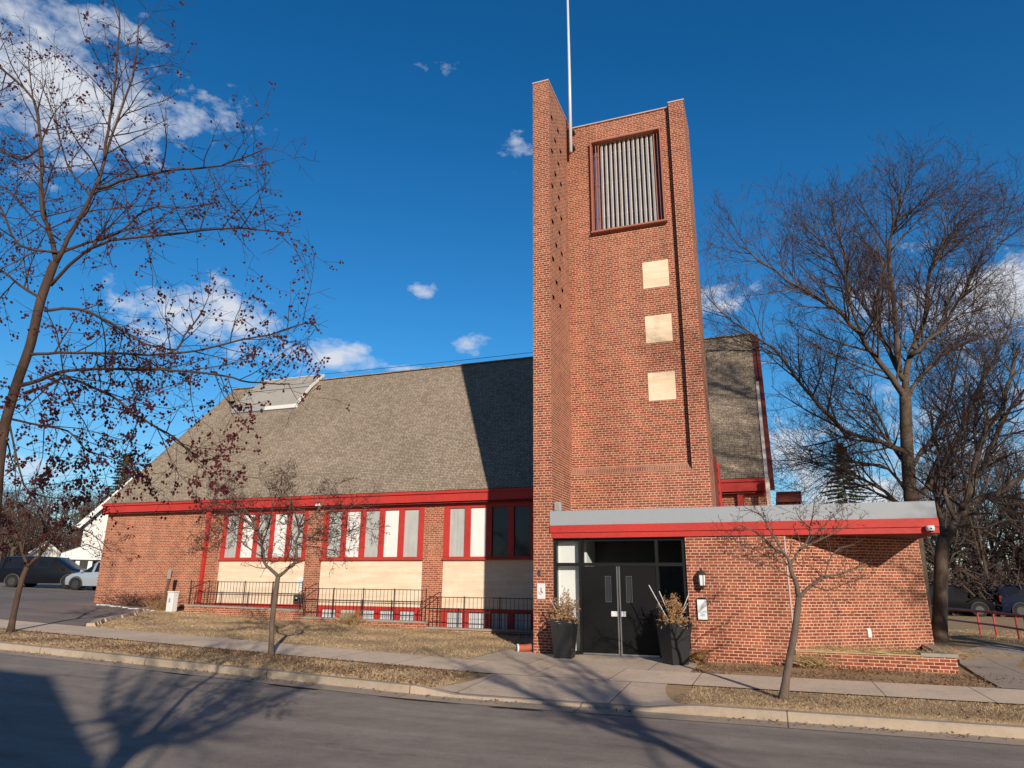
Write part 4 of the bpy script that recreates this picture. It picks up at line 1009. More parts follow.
CRAB = [
    ([(-4.56,3.11,1.06), (-4.63,3.08,1.52), (-4.67,3.07,1.88), (-4.70,3.05,2.16), (-4.76,3.03,2.66), (-4.75,3.04,3.04), (-4.71,3.05,3.33), (-4.70,3.05,3.67), (-4.67,3.07,3.96)], 0.037, 0.029),
    ([(-4.65,3.07,3.96), (-4.55,3.08,4.24), (-4.45,3.09,4.47), (-4.39,3.08,4.65), (-4.37,3.06,4.99), (-4.34,3.03,5.31), (-4.36,3.00,5.72), (-4.37,2.96,6.01)], 0.018, 0.005),
    ([(-4.65,3.07,3.96), (-4.81,3.08,4.24), (-4.98,3.09,4.49), (-5.15,3.10,5.05), (-5.36,3.09,5.54), (-5.77,3.01,5.93), (-6.04,2.98,6.16)], 0.018, 0.007),
    ([(-4.37,3.07,4.50), (-4.06,3.10,4.55), (-3.72,3.14,4.56), (-3.43,3.16,4.53), (-3.18,3.17,4.54), (-2.96,3.17,4.58)], 0.011, 0.004),
    ([(-4.36,3.07,4.76), (-4.28,3.05,5.05), (-4.19,3.03,5.33), (-4.14,3.00,5.50), (-4.11,2.95,5.77)], 0.010, 0.004),
    ([(-4.63,3.08,4.04), (-4.49,3.17,4.14), (-4.35,3.27,4.24), (-4.20,3.37,4.47), (-3.98,3.49,4.50), (-3.79,3.61,4.58)], 0.012, 0.004),
    ([(-4.66,3.07,3.78), (-4.42,3.07,3.98), (-4.16,3.08,4.05), (-3.72,3.15,4.05), (-3.33,3.21,4.06), (-3.03,3.23,4.01), (-2.75,3.24,3.94)], 0.013, 0.004),
    ([(-4.67,3.07,3.59), (-4.53,3.18,3.63), (-4.40,3.29,3.59), (-4.23,3.42,3.47), (-4.14,3.52,3.42), (-4.01,3.63,3.40)], 0.012, 0.005),
    ([(-4.71,3.05,3.04), (-4.52,3.07,3.08), (-4.33,3.08,3.11), (-4.09,3.12,3.11), (-3.83,3.17,3.11), (-3.44,3.25,3.07), (-3.19,3.30,3.03), (-3.00,3.31,2.97), (-2.73,3.36,2.95)], 0.015, 0.004),
    ([(-4.67,3.07,2.99), (-4.43,3.05,3.02), (-4.23,3.02,3.04), (-3.84,3.05,2.88), (-3.53,3.06,2.70), (-3.26,3.05,2.58), (-3.06,3.02,2.42)], 0.012, 0.004),
    ([(-4.70,3.05,3.26), (-4.49,3.11,3.27), (-4.20,3.20,3.26), (-3.75,3.34,3.25), (-3.65,3.36,3.38), (-3.54,3.38,3.56)], 0.012, 0.005),
    ([(-3.76,3.35,3.26), (-3.52,3.39,3.27), (-3.25,3.43,3.32), (-3.02,3.47,3.35), (-2.77,3.50,3.41), (-2.66,3.49,3.36)], 0.008, 0.004),
    ([(-4.72,3.04,2.80), (-4.49,3.08,2.75), (-4.26,3.11,2.70), (-4.07,3.13,2.56), (-3.88,3.15,2.52)], 0.008, 0.004),
    ([(-4.72,3.04,2.66), (-4.92,3.03,2.81), (-5.20,2.98,2.96)], 0.012, 0.005),
    ([(-4.68,3.06,3.67), (-4.94,3.04,3.81), (-5.17,3.02,3.96), (-5.47,2.98,4.05)], 0.012, 0.005),
    ([(-4.63,3.08,4.04), (-4.81,2.90,4.04), (-4.90,2.77,4.30), (-4.90,2.66,4.36)], 0.010, 0.005),
    ([(-5.04,3.03,4.98), (-5.29,3.05,4.94), (-5.57,3.05,5.10), (-5.82,3.06,5.07)], 0.008, 0.004),
    ([(-4.73,3.04,2.76), (-4.44,2.97,2.43), (-4.20,2.88,2.29), (-3.97,2.79,2.24)], 0.007, 0.003),
    ([(-4.66,3.07,4.14), (-5.08,3.09,4.43), (-5.46,3.13,4.75), (-5.85,3.16,4.93)], 0.008, 0.004),
    ([(-4.51,3.12,4.50), (-4.80,3.12,4.79), (-5.02,3.15,5.12), (-5.24,3.17,5.48), (-5.50,3.18,5.85)], 0.008, 0.003),
]
ELM = [
    ([(5.06,30.69,-0.45), (5.16,30.72,1.15), (5.24,30.75,3.17), (5.30,30.78,4.89), (5.45,30.83,6.96), (5.72,30.93,9.37)], 0.340, 0.220),
    ([(5.73,30.94,8.95), (5.19,30.38,9.83), (4.38,29.72,11.04), (3.58,29.07,12.25), (2.52,28.32,12.89), (1.09,27.43,13.87), (-0.14,26.62,14.89)], 0.150, 0.020),
    ([(5.72,30.93,9.37), (6.22,31.39,10.98), (7.08,31.97,12.70), (7.73,32.48,15.08), (8.34,32.97,16.24), (9.24,33.57,17.50), (10.20,34.20,18.48)], 0.140, 0.020),
    ([(5.70,30.92,9.80), (5.17,31.26,12.04), (4.64,31.60,13.77), (3.89,31.85,15.86), (3.22,32.14,17.44), (2.54,32.42,18.45)], 0.110, 0.015),
    ([(5.63,30.90,10.15), (5.76,30.73,13.00), (5.87,30.56,15.55), (6.21,30.47,16.45), (6.49,30.37,17.30), (6.47,30.15,17.66)], 0.120, 0.015),
    ([(5.31,30.78,6.80), (4.40,30.00,7.11), (3.11,29.07,7.50), (1.90,28.18,8.79), (0.78,27.32,10.49), (-0.60,26.36,11.41), (-1.62,25.54,12.52)], 0.120, 0.015),
    ([(6.16,31.10,10.89), (7.33,31.00,11.82), (8.43,30.87,13.40), (9.34,30.68,14.97), (10.25,30.48,15.98)], 0.100, 0.015),
    ([(5.36,30.80,6.07), (6.54,32.04,7.45), (7.79,33.30,9.36), (8.79,34.48,11.91), (10.01,35.73,14.17)], 0.100, 0.015),
    ([(4.39,29.80,11.06), (3.93,29.26,12.94), (3.93,28.88,14.48), (3.77,28.45,15.39), (3.90,28.12,16.11)], 0.070, 0.012),
    ([(5.34,30.79,4.89), (4.73,30.83,6.11), (3.66,30.70,6.34), (2.52,30.54,6.17), (1.45,30.41,6.82)], 0.070, 0.012),
    ([(7.69,32.31,15.01), (8.49,32.39,16.67), (8.40,32.14,17.51), (8.65,32.02,18.04)], 0.060, 0.012),
    ([(5.28,30.77,4.70), (6.14,30.77,5.72), (7.15,30.82,7.18), (8.10,30.86,8.94), (9.25,30.97,10.73), (10.01,30.93,12.32)], 0.130, 0.020),
    ([(5.26,30.76,4.31), (4.33,30.01,5.15), (3.16,29.18,5.78), (2.10,28.39,6.18), (1.10,27.62,5.95)], 0.090, 0.012),
    ([(5.36,30.80,6.07), (4.94,31.18,7.38), (4.52,31.56,8.98), (3.82,31.83,10.00), (2.92,32.03,10.74)], 0.090, 0.012),
    ([(5.66,30.91,8.95), (6.69,31.69,10.27), (7.84,32.52,11.29), (9.16,33.41,12.08), (10.49,34.31,13.17)], 0.090, 0.012),
]
FORK = [
    ([(4.07,22.85,0.06), (4.30,22.94,1.32), (4.51,23.02,2.48), (4.67,23.07,3.04)], 0.190, 0.170),
    ([(4.67,23.07,3.04), (5.11,23.33,3.53), (5.55,23.58,4.26), (6.03,23.85,5.50), (6.60,24.15,6.38), (7.21,24.46,7.39), (7.95,24.83,8.90)], 0.150, 0.050),
    ([(5.28,23.30,3.87), (5.63,23.30,4.03), (6.24,23.39,4.31), (7.00,23.54,4.73), (8.03,23.79,5.21)], 0.110, 0.050),
    ([(4.67,23.07,3.04), (4.74,23.63,3.86), (4.91,24.23,4.82), (5.26,24.89,5.85), (5.31,25.45,7.12)], 0.090, 0.020),
    ([(5.56,23.62,4.27), (6.49,24.25,5.67), (7.38,24.86,6.99), (8.62,25.61,8.39)], 0.090, 0.030),
    ([(6.05,23.91,5.51), (6.34,24.62,6.69), (7.04,25.49,8.17), (7.31,26.19,9.77)], 0.060, 0.015),
    ([(4.93,23.17,3.38), (5.67,22.91,3.27), (6.20,22.58,3.45), (6.74,22.24,3.15)], 0.040, 0.012),
    ([(5.09,23.23,3.52), (4.97,23.59,4.29), (5.29,24.11,5.25), (5.98,24.76,6.43), (6.36,25.30,7.68)], 0.070, 0.015),
    ([(5.90,23.32,4.17), (6.27,23.03,3.90), (6.82,22.81,4.00)], 0.050, 0.020),
    ([(5.56,23.62,4.27), (5.46,23.15,5.24), (5.57,22.77,6.05), (5.33,22.25,6.84)], 0.050, 0.012),
]
YOUNG = [
    ([(-10.40,13.10,0.10), (-10.44,13.08,0.68), (-10.45,13.08,1.20), (-10.42,13.09,1.80)], 0.062, 0.052),
    ([(-10.42,13.09,1.80), (-10.65,13.07,1.99), (-10.85,13.06,2.16), (-10.95,13.08,2.50), (-11.11,13.09,2.84), (-11.36,13.06,3.18)], 0.042, 0.016),
    ([(-10.42,13.09,1.80), (-10.20,13.13,1.99), (-10.04,13.14,2.12), (-10.01,13.11,2.49), (-9.97,13.09,2.86), (-9.85,13.09,3.26)], 0.042, 0.016),
    ([(-11.08,13.06,2.84), (-11.39,12.76,3.16), (-11.68,12.48,3.37), (-12.01,12.18,3.28)], 0.020, 0.006),
    ([(-10.96,13.10,2.50), (-11.35,13.13,3.08), (-11.91,13.10,3.67), (-12.24,13.16,4.10)], 0.020, 0.006),
    ([(-10.02,13.13,2.49), (-9.54,13.10,2.70), (-9.08,13.05,2.98), (-8.71,12.98,3.11)], 0.020, 0.006),
    ([(-10.01,13.13,2.87), (-10.33,13.23,3.40), (-10.70,13.30,3.89), (-10.72,13.51,4.33)], 0.020, 0.006),
    ([(-10.96,13.10,2.50), (-10.60,12.85,3.04), (-10.36,12.54,3.49), (-10.36,12.15,3.95)], 0.018, 0.006),
    ([(-10.01,13.13,2.87), (-9.74,13.41,3.29), (-9.61,13.64,3.66), (-9.51,13.86,3.98)], 0.018, 0.006),
    ([(-10.84,13.04,2.21), (-11.10,12.70,2.48), (-11.33,12.38,2.80), (-11.63,12.03,2.67), (-11.62,11.79,2.38)], 0.018, 0.006),
    ([(-11.36,13.06,3.18), (-12.13,13.20,3.57), (-12.75,13.40,4.05)], 0.014, 0.005),
    ([(-10.01,13.14,2.82), (-9.51,13.19,2.60), (-9.02,13.24,2.68), (-8.55,13.28,2.85), (-8.07,13.32,2.80)], 0.018, 0.005),
    ([(-10.02,13.13,2.49), (-9.61,13.43,2.44), (-9.25,13.70,2.36), (-9.01,13.93,2.45)], 0.014, 0.005),
    ([(-11.08,13.06,2.84), (-11.42,12.79,2.87), (-11.68,12.55,2.59), (-11.86,12.34,2.30)], 0.016, 0.005),
    ([(-10.01,13.13,2.87), (-9.51,13.36,3.23), (-9.04,13.57,3.40), (-8.63,13.76,3.34)], 0.016, 0.005),
    ([(-10.97,13.10,2.61), (-11.51,13.08,3.07), (-12.09,13.04,3.27), (-12.57,13.04,3.09)], 0.014, 0.005),
    ([(-10.30,13.13,2.12), (-10.07,13.01,2.60), (-10.07,12.79,3.13), (-9.85,12.66,3.62)], 0.016, 0.005),
]
SLIM = [
    ([(-0.04,12.52,-0.03), (0.07,12.55,0.43), (0.24,12.59,1.03), (0.35,12.61,1.54)], 0.068, 0.050),
    ([(0.35,12.61,1.54), (0.30,12.56,1.81), (0.26,12.51,2.05), (0.20,12.45,2.21), (0.01,12.34,2.36), (-0.23,12.22,2.57), (-0.49,12.09,2.68)], 0.045, 0.008),
    ([(0.35,12.61,1.54), (0.57,12.78,1.73), (0.80,12.94,1.86), (1.13,13.14,1.95), (1.42,13.33,2.05)], 0.035, 0.008),
    ([(0.26,12.58,2.05), (0.41,12.69,2.26), (0.59,12.81,2.46), (0.69,12.90,2.80), (0.78,12.99,3.14)], 0.025, 0.007),
    ([(0.20,12.50,2.21), (0.00,12.55,2.62), (-0.13,12.63,2.88), (-0.37,12.66,3.01)], 0.018, 0.006),
    ([(0.44,12.65,2.29), (0.76,12.62,2.45), (1.08,12.60,2.60), (1.27,12.53,2.72)], 0.016, 0.005),
    ([(0.79,12.88,1.86), (0.91,13.11,2.14), (1.11,13.36,2.35), (1.38,13.64,2.41)], 0.014, 0.005),
    ([(0.26,12.58,2.05), (0.04,12.32,2.12), (-0.25,12.03,2.27), (-0.44,11.79,2.34)], 0.015, 0.005),
    ([(0.67,12.89,2.63), (0.51,13.13,2.85), (0.46,13.40,3.06)], 0.012, 0.004),
    ([(0.32,12.60,1.81), (0.02,12.35,2.00), (-0.32,12.08,2.09), (-0.67,11.81,2.19)], 0.014, 0.004),
    ([(0.57,12.75,1.73), (0.80,12.67,1.66), (1.11,12.63,1.78), (1.37,12.57,1.85)], 0.012, 0.004),
    ([(0.01,12.38,2.36), (-0.26,12.39,2.29), (-0.57,12.38,2.45), (-0.77,12.41,2.54)], 0.010, 0.004),
    ([(0.59,12.81,2.46), (0.90,13.10,2.73), (1.15,13.37,2.96), (1.38,13.64,3.11)], 0.011, 0.004),
]
LEFTC = [
    ([(-18.48,12.97,0.34), (-18.48,12.97,1.05), (-18.45,12.98,1.67), (-18.39,13.01,2.00)], 0.075, 0.060),
    ([(-18.39,13.01,2.00), (-17.98,13.00,2.30), (-17.66,12.96,2.68), (-17.29,12.94,3.06), (-16.88,12.93,3.30)], 0.050, 0.012),
    ([(-18.39,13.01,2.00), (-18.69,13.00,2.44), (-19.07,12.97,2.96), (-19.43,12.94,3.64), (-19.87,12.88,4.05)], 0.045, 0.012),
    ([(-18.03,13.03,2.31), (-18.26,13.13,2.96), (-18.47,13.23,3.64), (-18.88,13.25,4.28)], 0.030, 0.010),
    ([(-17.24,12.90,3.05), (-16.48,12.97,2.92), (-15.90,12.97,2.66), (-15.39,12.95,2.36)], 0.020, 0.007),
    ([(-18.79,12.96,2.70), (-18.98,12.52,2.93), (-19.04,12.13,3.16)], 0.025, 0.008),
    ([(-17.66,12.96,2.68), (-17.69,13.53,2.71), (-17.77,14.09,2.47)], 0.020, 0.007),
]


CRAB[0][0].insert(0,(-4.50,3.14,-0.15)); CRAB[0][0].insert(1,(-4.51,3.13,0.5))
make_tree('crabapple_tree','large bare crabapple tree full of dark red fruit in the left foreground','tree',CRAB,
   dict(levels=3,dens=[9,11,8],len=[0.60,0.27,0.12],rad=[0.0065,0.0035,0.0024],rmin=0.0018,seg=[6,4,2],wob=0.10,up=[0.02,0.04,0.05],ang=(35,75),start=0.15),
   7,'bark_crab','twig_crab',None,(-4.50,3.14,0),berries=4200,berry_r=0.0105,clip=lambda p: 0.15 if p.z < 3.2 else min(0.8,0.15+0.5*(p.z-3.2)))
ELM[0][0].insert(0,(5.03,30.66,-0.6))
elm = make_tree('bare_tree','tall bare spreading tree rising behind the right end of the porch roof','tree',ELM,
   dict(levels=4,dens=[2.8,3.0,3.8,4.2],len=[3.1,1.7,0.8,0.36],rad=[0.045,0.020,0.011,0.0075],rmin=0.0055,seg=[6,5,3,2],wob=0.05,up=[0.045,0.03,0.02,0.0],ang=(25,55),start=0.10),
   21,'bark_elm','twig',None,(5.06,30.69,0))
make_tree('bare_tree','bare tree with a forked trunk just right of the porch corner','tree',FORK,
   dict(levels=4,dens=[3.0,3.5,4.5,5.0],len=[2.0,1.0,0.5,0.25],rad=[0.04,0.016,0.009,0.006],rmin=0.0045,seg=[6,5,3,2],wob=0.10,up=[0.05,0.04,0.03,0.0],ang=(28,60),start=0.2),
   31,'bark_dark','twig',None,(4.10,22.86,0.2))
make_tree('young_tree','slim bare young tree on the grass strip in front of the left windows','tree',YOUNG,
   dict(levels=3,dens=[9,11,8],len=[0.62,0.30,0.14],rad=[0.014,0.009,0.006],rmin=0.0052,seg=[6,4,2],wob=0.16,up=[0.05,0.03,0.02],ang=(35,80),start=0.2),
   41,'bark_young','twig_crab',None,(-10.40,13.10,slope(-10.4)),berries=700,berry_r=0.012)
make_tree('young_tree','slim leaning bare young tree on the grass strip before the porch wall','tree',SLIM,
   dict(levels=3,dens=[8,9,7],len=[0.45,0.22,0.10],rad=[0.010,0.006,0.004],rmin=0.0036,seg=[6,4,2],wob=0.14,up=[0.06,0.05,0.02],ang=(30,65),start=0.25),
   51,'bark_young','twig_crab',None,SLIM[0][0][0],berries=260,berry_r=0.009)
make_tree('crabapple_tree','small bare crabapple tree at the left edge in front of the minivan','tree',LEFTC,
   dict(levels=3,dens=[5,6,6],len=[0.85,0.4,0.2],rad=[0.02,0.009,0.006],rmin=0.0045,seg=[6,4,2],wob=0.14,up=[0.05,0.02,-0.03],ang=(35,75),start=0.2),
   61,'bark_crab','twig_crab',None,LEFTC[0][0][0],berries=420,berry_r=0.018)
# street trees out of view to the right, whose shadows fall over the entrance pavement and the right roof slope
def street_tree(seed):
    r = random.Random(seed); G = [([(0,0,-.2),(.03,0,2.0),(-.02,.04,4.0),(0,0,5.5)],.13,.10)]
    for i in range(8):
        a = 2*PI*i/8+r.uniform(-.25,.25); sp = r.uniform(1.6,3.0); h = r.uniform(6.6,8.8); z0 = r.uniform(4.6,5.5)
        G.append(([(0,0,z0),(.4*sp*math.cos(a),.4*sp*math.sin(a),z0+.25*(h-z0)),(sp*math.cos(a),sp*math.sin(a),h)],.075,.02))
    return G
sta = make_tree('bare_tree','bare street tree across the road on the left, its shadow fanning over the kerb','tree',street_tree(3),
   dict(levels=3,dens=[3.5,4.5,5],len=[1.1,0.5,0.25],rad=[0.03,0.014,0.008],rmin=0.006,seg=[5,4,2],wob=0.12,up=[0.03,0.03,0.02],ang=(28,60),start=0.15),
   71,'bark_elm','twig',None,(0,0,0))
sta.location = (1.35,-5.9,0)
dup(sta,(6.3,-2.4,0),R(130),'bare street tree across the road on the right, its shadow fanning before the doors')
d_ = dup(elm,(15.2,8.4,0),R(160),'tall bare street tree out of view to the right, shading the right roof slope')

# distant bare trees: two kinds, copied
PF = dict(levels=3,dens=[2.0,2.6,3.0],len=[2.6,1.3,0.7],rad=[0.06,0.03,0.018],rmin=0.013,seg=[4,3,2],wob=0.12,up=[0.10,0.08,0.04],ang=(25,55),start=0.2)
def far_guides(seed, H):
    r = random.Random(seed); G = [([(0,0,-0.3),(r.uniform(-.1,.1),0,H*.15),(r.uniform(-.2,.2),r.uniform(-.2,.2),H*.32)],0.26,0.2)]
    top = Vector(G[0][0][-1])
    for i in range(7):
        a = 2*PI*i/7+r.uniform(-.3,.3); sp = r.uniform(.16,.34)*H; h = H*r.uniform(.75,1.0)
        if i == 0: sp *= .2; h = H
        e = Vector((sp*math.cos(a),sp*math.sin(a),h)); mid = top.lerp(e,.45)+Vector((.35*sp*math.cos(a),.35*sp*math.sin(a),-.05*H))
        st = top*(0.75+0.25*r.random())
        G.append(([tuple(st),tuple(mid),tuple(e)],0.13,0.02))
    return G
fa = make_tree('bare_tree','bare grey tree in the thicket beyond the car park','tree',far_guides(5,10),PF,81,'bark_elm','twig_far','bare trees beyond the car park',(0,0,0))
fb = make_tree('bare_tree','bare dark tree in the thicket at the right edge','tree',far_guides(6,11),PF,82,'bark_dark','twig_far','bare trees beyond the handrail',(0,0,0))
def put(o, first, x, y, rz, k, lab, grp):
    if first: o.location = (x,y,slope(x)); o.rotation_euler = (0,0,rz); o.scale = (k,k,k); o['label']=lab; o['group']=grp
    else: dup(o,(x,y,slope(x)),rz,lab,grp,(k,k,k))
rr = random.Random(77)
LL = [(-75,50,.85),(-82,56,1.0),(-70,56,.95),(-66,62,1.0),(-78,64,1.05),(-60,60,.75),(-90,60,1.0),(-64,70,1.1),(-72,74,1.1),(-58,66,.85)]
for i,(x,y,k) in enumerate(LL): put(fa, i==0, x, y, rr.uniform(0,6), k*0.95, 'bare grey tree in the thicket beyond the car park','bare trees beyond the car park')
RL = [(10.5,53,.8),(13.5,56,.95),(17,54,1.0),(20,58,1.0),(12,62,.9),(16,64,1.1),(22,50,1.0),(9,60,.7),(25,62,1.1),(18.5,47.5,.85)]
for i,(x,y,k) in enumerate(RL): put(fb, i==0, x, y, rr.uniform(0,6), k, 'bare dark tree in the thicket at the right edge','bare trees beyond the handrail')
# far wood closing the horizon, one mass
def far_wood(name, label, rects, n, hmax, seed):
    r = random.Random(seed); m = MB()
    for i in range(n):
        x0,x1,y0,y1 = r.choice(rects); x = r.uniform(x0,x1); y = r.uniform(y0,y1); h = hmax*r.uniform(.35,1.0); b = Vector((x,y,slope(x)-.3))
        m.tube([b,b+Vector((r.gauss(0,.3),0,h*.5)),b+Vector((r.gauss(0,.8),r.gauss(0,.8),h))],[.12,.08,.02],4,cap=False)
        for k in range(26):
            t = r.uniform(.12,.95); p = b+Vector((0,0,h*t)); a = r.uniform(0,2*PI); L = h*r.uniform(.12,.3)*(1.1-t*.7)
            e = p+Vector((L*math.cos(a),L*math.sin(a),L*r.uniform(.2,.9))); m.tube([p,e],[.04,.012],3,cap=False)
            for j in range(5):
                q = p.lerp(e,r.uniform(.2,1)); a2 = r.uniform(0,2*PI); l2 = L*r.uniform(.25,.55)
                m.tube([q,q+Vector((l2*math.cos(a2),l2*math.sin(a2),l2*r.uniform(-.1,.8)))],[.018,.008],3,cap=False)
    o = m.build(name,'twig_far',uv=False); tag(o,label,'wood',kind='stuff')
far_wood('far_wood','far-off bare brown wood behind the car park houses',[(-150,-66,76,105),(-120,-78,62,80)],330,13,91)
far_wood('far_wood','far-off dark bare wood behind the parked cars at right',[(9,60,60,85),(10,40,50,62)],300,8.0,92)
far_wood('shrubbery','tangle of low bare brush beside the red handrail',[(8.5,15,46,50)],40,3.2,93)

# conifers
def conifer(name, label, loc, H, W, seed, mat, n=2600):
    t = thing(name, label, 'tree', loc); r = random.Random(seed)
    m = MB(); m.tube([(0,0,-.3),(0,0,H*.5),(0,0,H)],[.22,.12,.02],8); m.build('trunk','bark_dark',t)
    m = MB(); k = 0
    nb = 150
    for i in range(nb):
        z = H*(0.10+0.9*(i/nb)**0.9); L = W*(1-(z/H))**0.85*r.uniform(.6,1.1)+.15; a = i*2.4+r.uniform(-.4,.4)
        d = Vector((math.cos(a),math.sin(a),0)); e = Vector((0,0,z))+d*L+Vector((0,0,-.18*L+.1))
        b = Vector((0,0,z)); m.tube([b,e],[.03,.01],3,cap=False)
        for j in range(int(n/nb)):
            q = b.lerp(e,r.uniform(.15,1.0)); s = r.uniform(.14,.34)
            u = (d*r.uniform(.2,1)+Vector((r.gauss(0,.6),r.gauss(0,.6),r.uniform(-.7,.15)))).normalized()*s; w = u.orthogonal().normalized()*s*.22; w.rotate(Matrix.Rotation(r.uniform(0,6),3,u.normalized()))
            m.add([q-w,q+u,q+w],[(0,1,2)])
    m.build('crown',mat,t,uv=False); return t
conifer('spruce_tree','dark green spruce behind the porch roof, left of the tall bare tree',(6.45,66.4,0),13.6,5.2,1,'needles',24000)
conifer('pine_tree','narrow dark conifer with browned top behind the left roof slope',(-61.8,51.7,slope(-61)),12.3,2.8,2,'needles',8000)
cn = conifer('pine_tree','thin rust brown conifer top beside the left roof slope',(-60.2,51.0,slope(-61)),12.2,1.4,3,'needles_brown',4000)
# bare shrubs at the foot of the left wall
def shrub(name, label, loc, H, W, seed, n, mat='twig_crab', group=None):
    r = random.Random(seed); m = MB()
    for i in range(n):
        a = r.uniform(0,2*PI); p = Vector((r.gauss(0,W*.25),r.gauss(0,.08),0)); e = p+Vector((r.gauss(0,W*.4),r.gauss(0,.18),H*r.uniform(.4,1)))
        mid = p.lerp(e,.5)+Vector((r.gauss(0,.04),r.gauss(0,.04),.03)); m.tube([p,mid,e],[.008,.006,.003],3,cap=False)
        for j in range(3):
            q = mid.lerp(e,r.random()); m.tube([q,q+Vector((r.gauss(0,.12),r.gauss(0,.12),r.uniform(.02,.16)))],[.004,.002],3,cap=False)
    o = m.build(name,mat,uv=False); o.location = loc; return tag(o,label,'shrub',group)
shrub('bare_shrub','low tangle of bare twigs at the foot of the left brick wall',(-24.5,22.3,slope(-24.5)),.65,2.6,1,130)
shrub('bare_shrub','small clump of dry stems by the leaning sign post',(-22.9,21.6,slope(-22.9)),.4,1.0,2,60,'dry_leaf')
shrub('dry_grass_clump','pale clump of dry ornamental grass by the low wall behind the young tree',(-13.7,21.2,slope(-13.7)),.45,.55,3,120,'straw')
shrub('dry_grass_clump','straw coloured grass clump at the foot of the porch wall behind the leaning young tree',(0.55,17.05,-.02),.26,.55,4,110,'straw')
shrub('dry_grass_clump','flattened dry grass in the brick planter under the porch wall',(1.9,17.6,.25),.14,3.0,5,160,'straw')
shrub('dry_grass_clump','dry stems spilling at the foot of the right charcoal planter',(-1.75,16.9,.03),.22,.4,6,60,'dry_leaf')

cable('black service cable crossing to the white house at far left',(-70,20,7.0),(-52.0,43.0,8.2),.8)
cable('second black cable just above the first at far left',(-70,20,8.6),(-48.5,40.6,8.6),.9)
cable('thin black cable running just above the long roof ridge',(-21.3,28.7,12.05),(-5.6,28.0,11.75),.05,.012)
cable('thin pale cable crossing the sky behind the tall bare tree',(-1.4,42,14.4),(26,42,16.6),.5,.02,'cable_pale')

# ---------------------------------------------------------------- sky, sun, camera
sun_el = R(19.4); sdir = Vector((0.554,-0.8325,0))
saz = math.atan2(sdir.x, sdir.y)                      # clockwise from +Y
W_ = bpy.data.worlds.new('World'); scene.world = W_; W_.use_nodes = True
nt_ = W_.node_tree; nt_.nodes.clear()
def N(t, **k):
    o = nt_.nodes.new('ShaderNode'+t)
    for a,b in k.items(): setattr(o,a,b)
    return o
def lk(a,b): nt_.links.new(a,b)
out = N('OutputWorld'); bg = N('Background'); lk(bg.outputs[0],out.inputs[0])
sky = N('TexSky', sky_type='NISHITA', sun_disc=False); sky.sun_elevation = sun_el; sky.sun_rotation = saz
sky.altitude = 200; sky.air_density = 1.0; sky.dust_density = 0.3; sky.ozone_density = 2.5
bg.inputs[1].default_value = 0.085
hs_ = N('HueSaturation'); hs_.inputs['Saturation'].default_value = SKY_SAT; hs_.inputs['Value'].default_value = SKY_VAL; hs_.inputs['Hue'].default_value = SKY_HUE
lk(sky.outputs[0],hs_.inputs['Color'])
geo = N('TexCoord')
def vm(op,a,b=None):
    o = N('VectorMath',operation=op)
    for s,v in ((0,a),(1,b)):
        if v is None: continue
        if isinstance(v,tuple): o.inputs[s].default_value = v
        else: lk(v,o.inputs[s])
    return o
def ma(op,a,b=None,c=None,clamp=False):
    o = N('Math',operation=op,use_clamp=clamp)
    for s,v in ((0,a),(1,b),(2,c)):
        if v is None: continue
        if isinstance(v,(int,float)): o.inputs[s].default_value = v
        else: lk(v,o.inputs[s])
    return o.outputs[0]
D_ = vm('NORMALIZE',geo.outputs['Generated']).outputs[0]
st = vm('MULTIPLY',D_,(1.0,1.0,1.7)).outputs[0]
nz = N('TexNoise'); nz.inputs['Scale'].default_value = 9; nz.inputs['Detail'].default_value = 8; nz.inputs['Roughness'].default_value = 0.58; nz.inputs['Distortion'].default_value = 0.3; lk(st,nz.inputs['Vector'])
nz2 = N('TexNoise'); nz2.inputs['Scale'].default_value = 30; nz2.inputs['Detail'].default_value = 7; nz2.inputs['Roughness'].default_value = 0.6; lk(st,nz2.inputs['Vector'])
nn = ma('ADD',ma('MULTIPLY',nz.outputs['Fac'],0.62),ma('MULTIPLY',nz2.outputs['Fac'],0.38))
tot = None
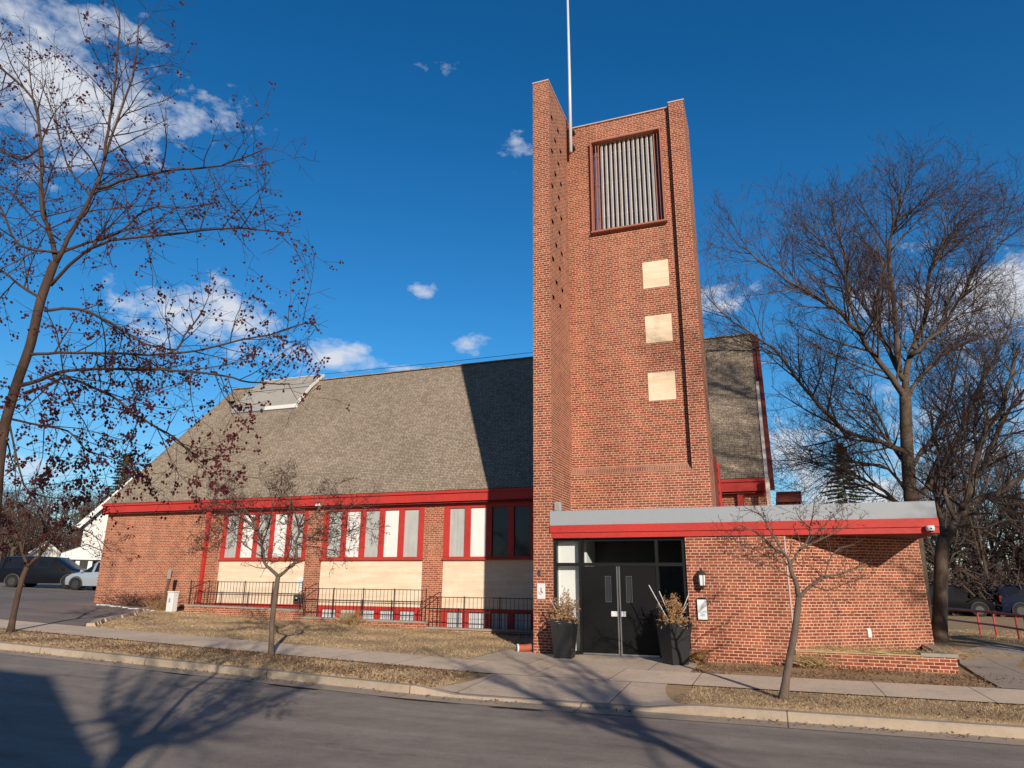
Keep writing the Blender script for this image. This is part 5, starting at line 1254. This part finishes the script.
# centre, horizontal radius, vertical radius, density
for c,rh,rv,dn in CLOUDS:
    v = vm('MULTIPLY',vm('SUBTRACT',D_,c).outputs[0],(1/rh,1/rh,1/rv)).outputs[0]
    ln = vm('LENGTH',v).outputs['Value']
    mk = ma('MULTIPLY',ma('POWER',ma('SUBTRACT',1.0,ma('MULTIPLY',ln,0.72),None,True),0.9),dn)
    tot = mk if tot is None else ma('MAXIMUM',tot,mk)
den = ma('MULTIPLY',ma('SUBTRACT',ma('ADD',ma('MULTIPLY',tot,0.50),ma('MULTIPLY',ma('SUBTRACT',nn,0.5),2.2)),0.28),2.6,None,True)
den = ma('MULTIPLY',den,ma('MULTIPLY',tot,3.0,None,True))
mx = N('Mix',data_type='RGBA'); lk(ma('MULTIPLY',den,0.92),mx.inputs[0]); tn = N('Mix',data_type='RGBA',blend_type='MULTIPLY'); tn.inputs[0].default_value = 1; lk(hs_.outputs[0],tn.inputs[6]); sp_ = N('SeparateXYZ'); lk(D_,sp_.inputs[0]); tr_ = N('ValToRGB'); lk(sp_.outputs[2],tr_.inputs[0])
te = tr_.color_ramp.elements; te[0].position = 0.0; te[0].color = (0.92,0.95,1.0,1); te[1].position = 0.65; te[1].color = (0.20,0.84,1.08,1)
e3 = te.new(0.30); e3.color = (0.42,0.95,1.14,1); lk(tr_.outputs[0],tn.inputs[7]); dt = vm('DOT_PRODUCT',D_,(0.554,-0.8325,0.0)).outputs['Value']
dk = ma('SUBTRACT',1.0,ma('MULTIPLY',ma('ADD',dt,0.15,None,True),0.75))  # dimming added towards the sun side, weakening the sky's fill in shadows
sc2 = vm('SCALE',tn.outputs[2]); lk(dk,sc2.inputs['Scale']); lk(sc2.outputs[0],mx.inputs[6]); mx.inputs[7].default_value = (8.6,8.9,9.6,1)
lk(mx.outputs[2],bg.inputs[0])

sl_ = bpy.data.lights.new('Sun','SUN'); sl_.energy = 5.0; sl_.angle = R(0.53); sl_.color = (1.0,0.90,0.76)
so = bpy.data.objects.new('Sun',sl_); C.objects.link(so)
sv = Vector((sdir.x*math.cos(sun_el),sdir.y*math.cos(sun_el),math.sin(sun_el)))
so.rotation_euler = sv.to_track_quat('Z','Y').to_euler(); so.location = sv*60

cam = bpy.data.cameras.new('Camera'); cam.sensor_width = 36; cam.sensor_fit = 'HORIZONTAL'; cam.lens = 683.05/1024*36
cam.clip_start = 0.05; cam.clip_end = 2000
co = bpy.data.objects.new('Camera',cam); C.objects.link(co)
Rt = Vector((0.938,0.3465,0.0074)).normalized(); Fw = Vector((-0.3351,0.9013,0.2746)); Fw = (Fw-Rt*Fw.dot(Rt)).normalized(); Up = Rt.cross(Fw)
mw = Matrix((Rt,Up,-Fw)).transposed().to_4x4(); mw.translation = Vector((0,0,1.79)); co.matrix_world = mw
scene.camera = co
scene.view_settings.view_transform = 'Standard'; scene.view_settings.look = 'None'; scene.view_settings.exposure = 0; scene.view_settings.gamma = 1
scene.cycles.max_bounces = 6; scene.cycles.transparent_max_bounces = 12
